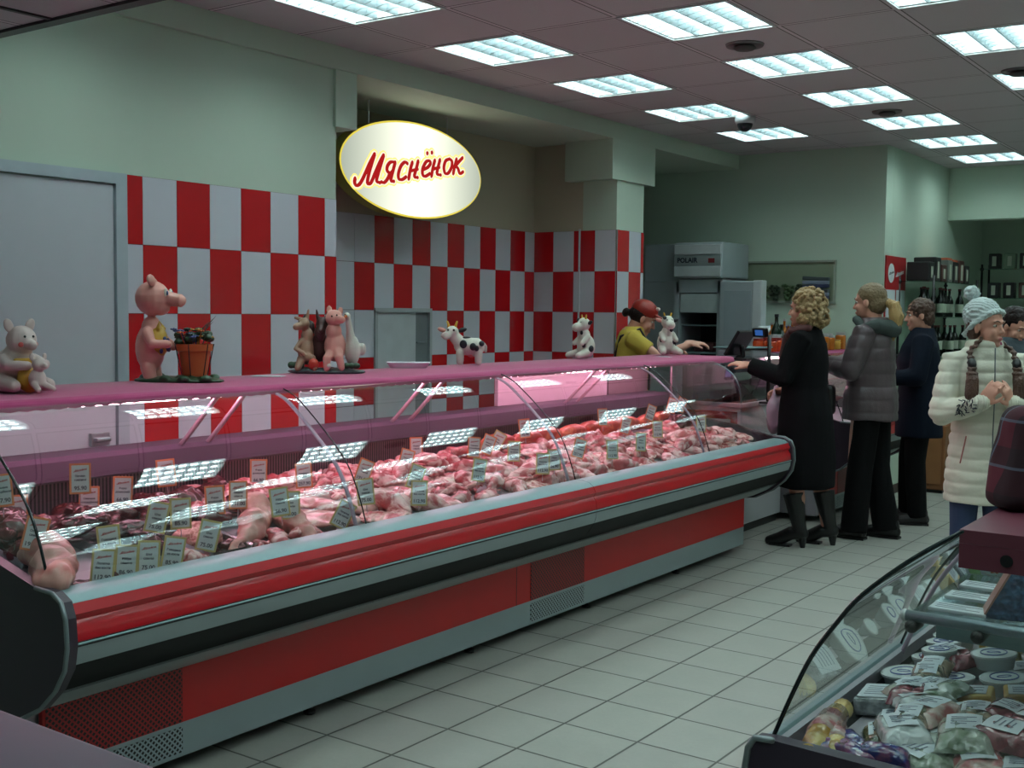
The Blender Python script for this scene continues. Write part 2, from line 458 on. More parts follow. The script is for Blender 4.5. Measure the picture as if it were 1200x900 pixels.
# round vents, camera dome
m_pv = plain('vent_plastic', S(120, 116, 118), .6)
for (x, y, l) in ((-2.70, 5.94, 'between two lights nearest the sign'), (-2.71, 8.42, 'further down the aisle'), (-1.61, 7.44, 'over the right side of the aisle')):
    o = empty('ceiling_vent', 'round grey ceiling fitting '+l, 'vent', (x, y, CE), 0, 'round ceiling fittings')
    MB().lathe([(.0, -.004), (.085, -.004), (.10, -.012), (.105, 0)], seg=28).build('ring', m_pv, o, smooth=True)
    MB().lathe([(.0, -.03), (.05, -.03), (.062, -.02), (.05, -.008), (.01, -.005)], seg=24).build('core', plain('vent_core', S(70, 64, 66), .6), o, smooth=True)
o = empty('security_camera', 'small dome camera under the ceiling, black globe in a white ring', 'camera', (-3.66, 8.087, CE))
MB().lathe([(.075, 0), (.075, -.035), (.068, -.055), (.0, -.055)], seg=28).build('housing', plain('cctv_white', S(190, 196, 200), .4), o, smooth=True)
MB().ell((0, 0, -.055), (.058, .058, .06), seg=20, rings=12).build('dome', plain('cctv_black', S(20, 24, 34), .12), o, smooth=True)
LETTERS = [[[(5.347, 2.436), (5.343, 2.408), (5.363, 2.392), (5.397, 2.413), (5.438, 2.473), (5.48, 2.542), (5.527, 2.607)], [(5.527, 2.607), (5.503, 2.552), (5.476, 2.485), (5.46, 2.419), (5.492, 2.422), (5.534, 2.491), (5.576, 2.56), (5.612, 2.609)], [(5.612, 2.609), (5.588, 2.553), (5.56, 2.486), (5.546, 2.44), (5.576, 2.43)]], [[(5.724, 2.576), (5.68, 2.572), (5.649, 2.544), (5.646, 2.515), (5.674, 2.501), (5.699, 2.516)], [(5.724, 2.576), (5.705, 2.525), (5.683, 2.457), (5.712, 2.452)], [(5.674, 2.501), (5.65, 2.462), (5.619, 2.436), (5.592, 2.436)]], [[(5.845, 2.581), (5.819, 2.587), (5.781, 2.558), (5.756, 2.505), (5.762, 2.473), (5.794, 2.472), (5.832, 2.492)]], [[(5.896, 2.595), (5.877, 2.551), (5.858, 2.482)], [(5.871, 2.534), (5.949, 2.555)], [(5.955, 2.61), (5.936, 2.558), (5.917, 2.505), (5.95, 2.5)]], [[(6.002, 2.556), (6.055, 2.579), (6.082, 2.607), (6.069, 2.623), (6.035, 2.611), (6.002, 2.564), (6.002, 2.526), (6.029, 2.516), (6.076, 2.538)], [(6.051, 2.674), (6.048, 2.669)], [(6.099, 2.684), (6.096, 2.679)]], [[(6.13, 2.634), (6.11, 2.584), (6.094, 2.523)], [(6.107, 2.571), (6.178, 2.592)], [(6.185, 2.644), (6.164, 2.59), (6.154, 2.546), (6.193, 2.541)]], [[(6.289, 2.66), (6.247, 2.643), (6.227, 2.597), (6.241, 2.559), (6.276, 2.563), (6.311, 2.606), (6.315, 2.646), (6.289, 2.66)]], [[(6.367, 2.669), (6.347, 2.618), (6.33, 2.564)], [(6.435, 2.685), (6.396, 2.655), (6.354, 2.619)], [(6.354, 2.619), (6.383, 2.605), (6.405, 2.573), (6.441, 2.588)]]]
def smooth_line(p, n=5):
    if len(p) < 3: return p
    q = [p[0]]+list(p)+[p[-1]]; out = []
    for i in range(1, len(q)-2):
        for k in range(n):
            t = k/n; a, b, c, d = (Vector((*q[i+j], 0)) for j in (-1, 0, 1, 2))
            v = 0.5*((2*b)+(-a+c)*t+(2*a-5*b+4*c-d)*t*t+(-a+3*b-3*c+d)*t**3); out.append((v.x, v.y))
    out.append(tuple(p[-1])); return out
def ribbons(mb, strokes, w, x, sx=1.0, taper=True):
    """flat brush strokes in the YZ plane facing +X"""
    for s in strokes:
        p = smooth_line(s)
        n = len(p); vs = []; fs = []
        for i in range(n):
            a = Vector(p[max(0, i-1)]); b = Vector(p[min(n-1, i+1)]); t = (b-a).normalized() if (b-a).length > 1e-6 else Vector((1, 0))
            nn = Vector((-t.y, t.x)); ww = w*(0.75+0.5*abs(t.y)) if taper else w
            q = Vector(p[i])
            vs += [(x, q.x+nn.x*ww/2, q.y+nn.y*ww/2), (x, q.x-nn.x*ww/2, q.y-nn.y*ww/2)]
        for i in range(n-1): fs.append((2*i, 2*i+1, 2*i+3, 2*i+2))
        mb.add(vs, fs)
        for e in (p[0], p[-1]):   # round ends
            k = 10; ww = w*.5
            mb.add([(x, e[0]+ww*cos(2*pi*j/k), e[1]+ww*sin(2*pi*j/k)) for j in range(k)], [tuple(range(k))])
sg = empty('sign', 'lit oval shop sign with red brush-script lettering in the recess', 'sign', (-5.1, 5.94, 2.545))
def oval(a, b, x0, x1, name, mats, edge):
    mb = MB(); k = 64
    vs = [(x0, a*cos(2*pi*j/k), b*sin(2*pi*j/k)) for j in range(k)]+[(x1, a*cos(2*pi*j/k), b*sin(2*pi*j/k)) for j in range(k)]
    mb.add(vs, [(j, (j+1) % k, (j+1) % k+k, j+k) for j in range(k)]+[tuple(range(k)), tuple(range(k, 2*k))])
    return mb.build(name, mats, sg)
def face_mat():
    b = NB('sign_face'); tc = b.n('ShaderNodeTexCoord').outputs['Object']
    sp = b.n('ShaderNodeSeparateXYZ', {0: tc})
    dy = b.math('ABSOLUTE', b.math('SUBTRACT', sp.outputs[1], 0.02)); w = b.math('SUBTRACT', 0.95, b.math('MULTIPLY', dy, 0.75))
    f = b.math('ADD', b.math('MULTIPLY', w, 1.05), 0.2)
    c = b.ramp(w, [(0.35, (.55, .62, .52)), (0.9, (.98, 1.0, .80))])
    return b.done(b.n('ShaderNodeEmission', {'Color': c, 'Strength': f}).outputs[0])
oval(.722, .315, -.035, .054, 'case', plain('sign_case', S(150, 140, 60), .5), 0)
oval(.722, .315, .054, .0555, 'rim', emit('sign_edge', (.80, .66, .08), .85), 0)
oval(.708, .303, .055, .06, 'face', face_mat(), 0)
for nm, w, x, m in (('glow', .064, .0625, emit('sign_glow', (.95, .80, .22), 1.0)), ('outline', .044, .0640, emit('sign_pink', (1.0, .80, .62), 1.0)), ('lettering', .025, .0655, emit('sign_red', (.40, .012, .012), .9))):
    mb = MB(); 
    for L in LETTERS: ribbons(mb, [[(a-5.94, b-2.545) for a, b in s] for s in L], w, x)
    mb.build(nm, m, sg, fix=False)
for y in (-.4, .4): MB().tube([(0, y, .25), (0, y, .41)], .006, 6).build('rod', plain('steel', S(180, 182, 186), 0.3, 0.9), sg)
# ------------------------------------------------------------------ refrigerated counters
M_steel = plain('ledge_metal', S(128, 154, 157), 0.42, 0.4, 0.05, 30)
M_red = plain('counter_red', S(182, 8, 26), 0.34, 0, 0.05, 4, Coat_Weight=0.4)
M_redp = plain('panel_red', S(190, 18, 22), 0.42, 0, 0.05, 4)
M_silver = plain('panel_silver', S(150, 164, 168), 0.35, 0.35, 0.05, 6)
M_band = plain('band_grey', S(136, 148, 150), 0.45, 0.1, 0.05)
M_black = plain('band_black', S(13, 15, 15), 0.6, 0, 0.1, Specular_IOR_Level=.25)
M_blk = plain('black_plastic', S(14, 14, 18), 0.35)
M_cap = plain('end_cap_plastic', S(52, 44, 56), 0.38, 0, 0.08)
M_in = plain('case_inner', S(172, 168, 176), 0.35, 0.3, 0.04)
M_mauve = plain('case_rear_profile', S(88, 70, 90), 0.5, 0, 0.05)
M_pink = plain('strut_pink', S(190, 164, 178), 0.35, 0.2, 0.05)
M_clear = glass('case_glass', (0.93, 0.96, 0.95), 1.5)
M_edge = plain('glass_edge', S(22, 34, 36), 0.2)
M_lamp = emit('pink_tube', (1.0, 0.50, 0.64), 29.0)
M_lampw = emit('white_tube', (0.85, 1.0, 0.95), 5.0)
def perf_mat(name, base):
    b = NB(name); g = b.n('ShaderNodeNewGeometry').outputs['Position']; sp = b.n('ShaderNodeSeparateXYZ', {0: g})
    T = 0.022
    u = b.math('DIVIDE', b.math('ADD', sp.outputs[1], sp.outputs[2]), T); v = b.math('DIVIDE', b.math('ADD', b.math('SUBTRACT', sp.outputs[1], sp.outputs[2]), 20.0), T)
    du = b.math('ABSOLUTE', b.math('SUBTRACT', b.math('FRACT', u), 0.5)); dv = b.math('ABSOLUTE', b.math('SUBTRACT', b.math('FRACT', v), 0.5))
    hole = b.math('LESS_THAN', b.math('MAXIMUM', du, dv), 0.30)
    return b.done(b.bsdf(b.mix(hole, base, S(12, 8, 8)), 0.45))
M_perfr = perf_mat('perforated_red', S(150, 18, 24)); M_perfs = perf_mat('perforated_silver', S(150, 164, 168))
def grille_mat():
    b = NB('case_grille'); g = b.n('ShaderNodeNewGeometry').outputs['Position']; sp = b.n('ShaderNodeSeparateXYZ', {0: g})
    f = b.math('FRACT', b.math('DIVIDE', sp.outputs[1], 0.016)); m = b.math('LESS_THAN', f, 0.5)
    return b.done(b.bsdf(b.mix(m, S(140, 104, 122), S(34, 22, 30)), 0.4, 0.2))
M_grille = grille_mat()
GP = [(.17, .775), (.185, .80), (.14, .88), (.085, .985), (.01, 1.09), (-.08, 1.18), (-.19, 1.245), (-.32, 1.285)]   # glass profile dx, z (front first)
GP = [(.175, .775), (.15, .85), (.12, .925), (.08, 1.0), (.02, 1.07), (-.06, 1.142), (-.145, 1.212), (-.225, 1.268), (-.34, 1.308)]
def catm(P, n=4):
    q = [P[0]]+P+[P[-1]]; out = []
    for i in range(1, len(q)-2):
        for k in range(n):
            t = k/n; a, b, c, d = (Vector(q[i+j]) for j in (-1, 0, 1, 2))
            v = 0.5*((2*b)+(-a+c)*t+(2*a-5*b+4*c-d)*t*t+(-a+3*b-3*c+d)*t**3); out.append(tuple(v))
    out.append(tuple(P[-1])); return out
GS0 = catm(GP, 4)
def make_case(name, label, Xb, s, Y0, Y1, seams, vents, struts=True, lamp=True, shelf='plain', splits=(), warm=True, base_seams=(), bf=1.0, rise=1.0, gp=None, sz=1.292, sdx=-.345):
    GS = catm(gp, 4) if gp else GS0
    X = lambda dx: Xb+s*(dx if dx <= .175 else .175+(dx-.175)*bf)
    t = empty(name, label, 'display case', (Xb+s*-.35, (Y0+Y1)/2, 0))
    ox, oy = t.location.x, t.location.y
    def fin(mb, nm, mat, par=None, **k):
        mb.v = [(v[0]-ox, v[1]-oy, v[2]) for v in mb.v]
        return mb.build(nm, mat, par or t, **k)
    B = lambda mb, dx0, y0, z0, dx1, y1, z1: mb.box((min(X(dx0), X(dx1)), y0, z0), (max(X(dx0), X(dx1)), y1, z1))
    def band(pts, y0, y1, nm, mat, thick=.012, **k):
        n = len(pts); out = [(X(a), b) for a, b in pts]
        inn = [(X(a-thick), b-(0 if abs(pts[0][0]-pts[-1][0]) < .05 else thick)) for a, b in reversed(pts)]
        return fin(MB().prism(out+inn, 'y', y0, y1), nm, mat, **k)
    # plinth, lower front
    fin(B(MB(), -.02, Y0+.1, .05, -.75, Y1-.1, .74), 'body', M_silver)
    fin(B(MB(), .0, Y0+.08, .06, -.02, Y1-.06, .18), 'kick_plate', M_silver)
    r = fin(B(MB(), .0, Y0+.08, .18, -.02, Y1-.06, .385), 'lower_panel', M_redp)
    for bs in base_seams: fin(B(MB(), .001, bs-.002, .18, -.01, bs+.002, .385), 'joint', M_blk, r)
    for (a, b) in vents:
        fin(B(MB(), .003, a, .182, -.01, b, .375), 'vent_grille', M_perfr, r)
        fin(B(MB(), .003, a, .075, -.01, b, .165), 'vent_grille', M_perfs, r)
    k = Y0+.25
    while k < Y1:
        fin(MB().lathe([(.025, 0), (.025, .012), (.012, .014), (.012, .07)], (X(-.08), k, 0), 12), 'foot', M_blk, smooth=True); k += 1.05
    # bumper bands
    yy = [Y0]+list(splits)+[Y1]
    for a, b in zip(yy[:-1], yy[1:]):
        a += .0015; b -= .0015
        band([(.175, .79), (.215, .789), (.255, .782), (.278, .765)], a, b, 'ledge', M_steel, .02, angle=40)
        band([(.278, .764), (.292, .735), (.280, .715), (.296, .69), (.298, .655)], a, b, 'bumper_strip', M_red, angle=40)
        band([(.299, .655), (.301, .648), (.300, .640)], a, b, 'trim_line', M_blk)
        band([(.3015, .652), (.3035, .649), (.3015, .646)], a, b, 'chrome_line', M_steel, .004)
        band([(.298, .640), (.296, .615), (.284, .585)], a, b, 'grey_band', M_band, angle=40)
        band([(.284, .585), (.255, .54), (.205, .49)], a, b, 'black_band', M_black, angle=40)
        band([(.205, .49), (.14, .445), (.05, .40), (.0, .385)], a, b, 'under_band', M_band, angle=40)
    # bumper core + end caps
    core = [(X(.165), .785), (X(.262), .765), (X(.285), .65), (X(.265), .585), (X(.19), .485), (X(.02), .392), (X(-.05), .392), (X(-.05), .74), (X(.15), .74)]
    fin(MB().prism(core, 'y', Y0+.005, Y1-.005), 'bumper_core', M_black)
    capp = [(X(.16), .80), (X(.24), .797), (X(.285), .775), (X(.305), .73), (X(.312), .65), (X(.298), .58), (X(.25), .51), (X(.17), .44), (X(.04), .375), (X(-.10), .36), (X(-.80), .36), (X(-.80), .79+.14*rise), (X(-.62), .79+.14*rise), (X(-.1), .79+.07*rise)]
    for (y, e) in ((Y0, -1), (Y1, 1)):
        ya, yb = sorted((y, y+e*.035))
        cp = fin(MB().prism(capp, 'y', ya, yb), 'end_cap', M_cap)
        rim = [(a[0], y+e*.035, a[1]) for a in capp[:10]]
        fin(MB().tube(rim, .007, 6), 'cap_rim', plain('cap_rim_mat', S(120, 132, 134), .35, .4), cp, smooth=True)
        # side legs under the cap
        fin(B(MB(), -.03, min(y, y-e*.1), .05, -.75, max(y, y-e*.1), .37), 'side_panel', M_in)
    # tub: sloped deck and inner walls
    z0, z1 = .735, .835
    mb = MB(); mb.prism([(X(.16), z0), (X(-.66), z1), (X(-.66), z1-.03), (X(.16), z0-.03)], 'y', Y0, Y1)
    fin(mb, 'deck', M_in)
    fin(B(MB(), .155, Y0, z0-.02, .172, Y1, .785), 'front_wall', M_in)
    rw = fin(B(MB(), -.655, Y0, z1-.02, -.68, Y1, .965), 'rear_grille', M_grille)
    mb = MB().prism([(X(-.60), .975), (X(-.62), .965), (X(-.80), .965), (X(-.80), 1.06), (X(-.64), 1.06), (X(-.61), 1.045)], 'y', Y0, Y1)
    fin(mb, 'rear_profile', M_mauve)
    fin(B(MB(), -.68, Y0+.02, .40, -.80, Y1-.02, .97), 'rear_body', M_silver)
    # shelf
    mb = MB(); B(mb, sdx, Y0, sz-.012, -.86, Y1, sz+.012)
    fin(mb, 'top_shelf', M_in if shelf != 'maroon' else M_mar)
    if shelf == 'maroon':
        fin(B(MB(), sdx, Y0, sz-.056, -.86, Y0+.03, sz-.0125), 'shelf_end', M_mar)
        fin(B(MB(), sdx, Y0+.031, sz-.03, sdx-.03, Y1, sz-.0125), 'shelf_edge', M_mar)
        for dx in (sdx-.08, sdx-.19): fin(MB().lathe([(.009, 0), (.011, .003), (.0, .004)], seg=12, M=Matrix.Translation((X(dx), Y0-.0005, sz-.034)) @ Matrix.Rotation(pi/2, 4, 'X')), 'hole', M_blk)
    if lamp:
        fin(MB().tube([(X(sdx-.155), Y0+.08, sz-.026), (X(sdx-.155), Y1-.08, sz-.026)], .012, 8, cap='flat'), 'lamp_tube', M_lamp if warm else M_lampw, smooth=True)
    # posts between rear profile and shelf, glass ribs
    if struts:
        for i, y in enumerate(struts if hasattr(struts, '__len__') else [Y0+.9, Y0+2.5, Y1-1.0]):
            for d in (0, .14):
                fin(MB().tube([(X(-.64), y+d, 1.055), (X(-.60), y+d, 1.09), (X(-.42), y+d+.02, sz-.015)], .010, 8), 'strut', M_pink, smooth=True)
    # curved panes, ribs
    ys = [Y0]+list(seams)+[Y1]
    for i, (a, b) in enumerate(zip(ys[:-1], ys[1:])):
        mb = MB(); n = len(GS)
        mb.add([(X(p[0]), a+.004, p[1]) for p in GS]+[(X(p[0]), b-.004, p[1]) for p in GS], [(k, k+1, k+1+n, k+n) for k in range(n-1)])
        g = fin(mb, 'curved_glass', M_clear, smooth=True, fix=False)
        fin(MB().tube([(X(p[0]), a+.003, p[1]) for p in GS], .0045 if i == 0 else .003, 6), 'glass_edge', M_edge, g, smooth=True)
    for y in seams:
        rib = [(X(p[0]-.015), y-.035, p[1]-.012) for p in GS]
        fin(MB().tube(rib, .011, 8, flat=.5), 'glass_rib', plain('rib_grey', S(168, 150, 170), .3, .3), smooth=True)
    # end glass
    for (y, nm) in ((Y0+.002, 'end_glass'), (Y1-.002, 'end_glass')):
        poly = [(X(p[0]-.004), p[1]) for p in GS]+[(X(-.60), sz-.012), (X(-.60), .79+.13*rise), (X(-.1), .79+.06*rise)]
        mb = MB(); mb.add([(p[0], y, p[1]) for p in poly], [tuple(range(len(poly)))])
        g = fin(mb, nm, M_clear, fix=False)
        fin(MB().tube([(X(-.60), y, .79+.13*rise), (X(-.60), y, sz-.012)], .009, 8), 'end_post', M_pink, g, smooth=True)
    return t
M_mar = plain('maroon_board', S(96, 44, 58), .45, 0, .1)
CX = -3.205
case1 = make_case('meat_display_case', 'long red and silver refrigerated meat case with curved glass under a pink cloth', CX, 1, 1.93, 7.27, (3.285, 4.80, 6.30), ((2.02, 2.54), (4.67, 5.17)), struts=(3.05, 4.35, 5.95), splits=(4.80,), base_seams=(4.55,))
case2 = make_case('meat_display_case', 'further red and silver display case behind the queueing customers', CX+.0, 1, 8.62, 10.0, (9.4,), ((9.0, 9.4),), struts=(9.2,))
DX = -.69
case3 = make_case('deli_display_case', 'dark deli case with curved glass and maroon top in the near right corner', DX, -1, 2.1, 4.6, (2.92, 3.8), (), struts=False, shelf='maroon', warm=False, bf=.3, rise=0.05, gp=[(.175, .785), (.14, .875), (.10, .965), (.055, 1.035), (.005, 1.10), (-.085, 1.18), (-.17, 1.24)], sz=1.232, sdx=-.165)

# pinkish panel added behind the butcher case to catch the lamp's pink light
o = MB().box((-.012, -.62, 0), (.012, .62, .215)).build('rear_panel', plain('rear_panel_mat', S(214, 190, 204), .4), case1)
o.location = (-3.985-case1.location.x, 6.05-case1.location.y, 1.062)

o = MB().box((-.012, -.27, 0), (.012, .27, .215)).build('rear_panel', plain('rear_box_mat', S(140, 118, 126), .5), case1)
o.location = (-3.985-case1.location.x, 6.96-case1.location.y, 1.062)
# ------------------------------------------------------------------ pink cloths
def cloth_mat():
    b = NB('pink_cloth'); tc = b.n('ShaderNodeTexCoord').outputs['Object']
    nz = b.n('ShaderNodeTexNoise', {'Vector': tc, 'Scale': 4.0, 'Detail': 3.0}).outputs[0]
    wv = b.n('ShaderNodeTexWave', {'Vector': tc, 'Scale': 60.0, 'Distortion': 0.5}).outputs[0]
    c = b.mix(nz, S(176, 44, 106), S(196, 64, 126))
    return b.done(b.bsdf(c, 0.75, 0, b.bump(wv, 0.15, 0.003), Sheen_Weight=0.4))
M_cloth = cloth_mat()
def cloth(Y0, Y1, x0, x1, label, seed=0):
    zt = 1.312; n = int((Y1-Y0)/.03); rows_ = []
    mb = MB(); mb.smooth = True
    prof = [(x0-.0, zt-.05), (x0-.0, zt-.02), (x0+.012, zt), ((x0+x1)/2, zt+.001), (x1-.02, zt), (x1-.004, zt-.004), (x1+.005, zt-.018), (x1+.008, zt-.040)]
    vs = []; fs = []; m = len(prof)
    for i in range(n+1):
        y = Y0+(Y1-Y0)*i/n
        for j, (x, z) in enumerate(prof):
            wob = noise.noise(Vector((y*2.3, j*.3, seed)))
            zz = z + (.0015*wob if 2 <= j <= 5 else 0)
            if j == m-1: zz += .006*noise.noise(Vector((y*1.7, 5, seed))) + (.004 if i % 2 else 0)
            xx = x + (.006*wob if j >= m-2 else 0)
            vs.append((xx, y, zz))
    for i in range(n):
        for j in range(m-1): fs.append((i*m+j, i*m+j+1, (i+1)*m+j+1, (i+1)*m+j))
    mb.add(vs, fs)
    return tag(mb.build('pink_tablecloth', M_cloth, fix=False), label, 'tablecloth')
cloth(1.85, 7.62, -4.07, -3.498, 'pink cloth on the top shelf of the long meat case under the figurines')
cloth(8.66, 10.02, -4.07, -3.498, 'pink cloth on the further display case behind the customers', 3)
# ------------------------------------------------------------------ meat
def meat_mat(name, lean, fat, amt, scale=9, rough=0.2, dark=None):
    b = NB(name); tc = b.n('ShaderNodeTexCoord').outputs['Object']
    oi = b.n('ShaderNodeObjectInfo').outputs['Random']
    off = b.n('ShaderNodeVectorMath', {0: tc, 1: b.n('ShaderNodeCombineXYZ', {0: b.math('MULTIPLY', oi, 40.0), 1: b.math('MULTIPLY', oi, 17.0), 2: 0.0}).outputs[0]}, operation='ADD').outputs[0]
    n1 = b.n('ShaderNodeTexNoise', {'Vector': off, 'Scale': float(scale), 'Detail': 4.0, 'Roughness': 0.6, 'Distortion': 1.2}).outputs[0]
    n2 = b.n('ShaderNodeTexNoise', {'Vector': off, 'Scale': scale*5.0, 'Detail': 3.0}).outputs[0]
    d = dark or tuple(v*.55 for v in lean)
    c = b.mix(n2, d, lean)
    m = b.ramp(n1, [(max(0, .62-amt*.4), 0.0), (min(1, .70-amt*.3), 1.0)])
    c = b.mix(m, c, fat)
    hv = b.mix(b.math('MULTIPLY', oi, 0.25), c, tuple(v*.75 for v in lean))
    return b.done(b.bsdf(hv, rough, 0, b.bump(b.math('ADD', n1, b.math('MULTIPLY', n2, .5)), 0.5, 0.006), Specular_IOR_Level=0.6))
Mm_pork = meat_mat('pork', S(214, 96, 104), S(244, 206, 204), .45)
Mm_pale = meat_mat('pale_pork', S(226, 132, 132), S(246, 216, 208), .5)
Mm_beef = meat_mat('beef', S(92, 20, 26), S(190, 120, 116), .10)
Mm_liver = meat_mat('offal', S(58, 16, 20), S(110, 46, 48), .15, 12, .18)
Mm_skin = meat_mat('pork_skin', S(224, 168, 156), S(196, 112, 108), .35, 5, .42)
Mm_mince = meat_mat('mince', S(206, 84, 84), S(238, 176, 170), .6, 45, .5)
Mm_ham = meat_mat('cured_roll', S(208, 62, 44), S(232, 132, 96), .3, 7, .3)
Mm_rib = meat_mat('ribs', S(204, 84, 92), S(244, 214, 204), .5, 14)
def wob(amp, sc, seed):
    def f(co, n):
        return n*amp*(noise.noise(co*sc+Vector((seed, 0, 0)))+.5*noise.noise(co*sc*2.3+Vector((0, seed, 0))))
    return f
PR = {}
def proto_meat(key, name, mb, mat, vox=.0065, amp=.008, sc=18, seed=1, smooth=4):
    o = remeshed(name, mb, mat, vox, smooth, None, wob(amp, sc, seed)); PR[key] = o; return o
mb = MB().ell((0, 0, .03), (.105, .055, .032)).ell((.05, .02, .035), (.05, .045, .03), (0, 0, .5)).ell((-.06, -.015, .028), (.05, .04, .026))
proto_meat('pork_a', 'pork_cut', mb, Mm_pork, seed=1)
mb = MB().tube([(-.1, -.01, .03), (-.03, .015, .04), (.04, .0, .038), (.10, -.03, .024)], [.028, .045, .042, .02], 12).ell((.0, .03, .025), (.07, .03, .022))
proto_meat('pork_b', 'pork_cut', mb, Mm_pork, seed=3, amp=.01)
mb = MB().ell((0, 0, .018), (.09, .06, .018)).ell((.05, .02, .018), (.05, .045, .017)).tube([(-.085, -.01, .018), (-.12, -.03, .02)], [.012, .009], 8)
proto_meat('chop', 'pork_chop', mb, Mm_rib, seed=5, amp=.006)
mb = MB()
for i in range(7): mb.tube([(-.09+.03*i, -.075, .018), (-.092+.03*i, 0, .030), (-.086+.03*i, .075, .020)], [.012, .016, .012], 8)
mb.box((-.095, -.06, .008), (.095, .06, .022))
proto_meat('ribs', 'rib_rack', mb, Mm_rib, amp=.004, seed=6)
mb = MB().tube([(-.13, 0, .055), (-.05, .005, .06), (.03, .01, .045), (.09, .0, .032), (.14, -.02, .028)], [.048, .058, .042, .028, .022], 14).ell((.155, -.025, .02), (.03, .014, .014), (0, 0, -.3)).ell((.155, -.005, .02), (.03, .013, .014), (0, 0, .1))
proto_meat('hock', 'pork_hock', mb, Mm_skin, .007, .011, 16, 2)
mb = MB().ell((0, 0, .038), (.08, .06, .04)).ell((.05, .03, .03), (.05, .04, .03)).ell((-.05, -.02, .03), (.05, .045, .03)).ell((.01, -.04, .03), (.04, .035, .028))
proto_meat('beef', 'beef_piece', mb, Mm_beef, amp=.012, sc=22, seed=8)
mb = MB().ell((0, 0, .016), (.10, .055, .016)).ell((.05, .03, .016), (.06, .04, .015), (0, 0, .5))
proto_meat('liver', 'liver', mb, Mm_liver, amp=.005, seed=9)
mb = MB().ell((0, 0, .03), (.16, .095, .022)).ell((-.06, .04, .025), (.08, .06, .02)).ell((.09, -.03, .03), (.08, .06, .022))
proto_meat('slab', 'pork_belly_slab', mb, Mm_pale, .0075, .008, 12, 11)
mb = MB().tube([(-.12, 0, .045), (-.06, .004, .052), (.0, 0, .054), (.06, .003, .052), (.12, 0, .044)], [.038, .047, .05, .047, .036], 16)
proto_meat('roll', 'cured_meat_roll', mb, Mm_ham, amp=.004, sc=20, seed=12)
mb = MB()
for i in range(9): mb.ell((rnd.uniform(-.07, .07), rnd.uniform(-.05, .05), rnd.uniform(.012, .04)), (.045, .035, .022))
proto_meat('mince', 'minced_meat_mound', mb, Mm_mince, .0065, .009, 60, 14, 2)
mb = MB()
for i in range(8):
    x = rnd.uniform(-.08, .08); y = rnd.uniform(-.05, .05); a = rnd.uniform(0, 3.1); l = .055
    mb.tube([(x-l*cos(a), y-l*sin(a), .012+i*.004), (x, y, .02+i*.004), (x+l*cos(a), y+l*sin(a), .012+i*.004)], [.008, .013, .008], 8)
proto_meat('strips', 'pork_trimmings', mb, Mm_pork, .0055, .003, 40, 15, 1)
for o in PR.values(): o.hide_render = False
used_p = set()
def deckz(x): return .735+(.16-(x-CX))/.82*.10
LB = {
 'pork_a': 'marbled pink pork cut', 'pork_b': 'long pink pork tenderloin piece', 'chop': 'flat bony pork chop',
 'ribs': 'ridged rack of pork ribs', 'hock': 'pale skinned pork leg', 'beef': 'dark red chunk of beef', 'liver': 'dark glossy slice of liver',
 'slab': 'wide pale pork belly slab', 'roll': 'orange-red cured meat roll', 'mince': 'mound of light pink mince', 'strips': 'small heap of pork trimmings'}
def place_meat(key, x, y, dz=0.0, rz=0.0, tilt=(0, 0), sc=1.0, where=''):
    p = PR[key]; z = deckz(x)+dz
    tx = tilt[0]; ty = tilt[1]+.122   # follow the deck slope
    lab = LB[key]+' '+where; loc = (x, y, z)
    rot = (Matrix.Rotation(ty, 3, 'Y') @ Matrix.Rotation(tx, 3, 'X') @ Matrix.Rotation(rz, 3, 'Z')).to_euler()
    if key not in used_p: used_p.add(key); o = p
    else: o = p.copy(); col.objects.link(o)
    o.location = loc; o.rotation_euler = rot; o.scale = (sc, sc, sc)
    tag(o, lab, 'meat', lab.replace(LB[key], LB[key].split()[-1]+' pieces')[:80]); return o
def zone(y):
    return 'behind the %s glass pane' % ('first' if y < 3.285 else 'second' if y < 4.8 else 'third' if y < 6.3 else 'last')
def rowname(x): return 'in the front row' if x > -3.3 else 'in the middle row' if x > -3.55 else 'by the rear grille'
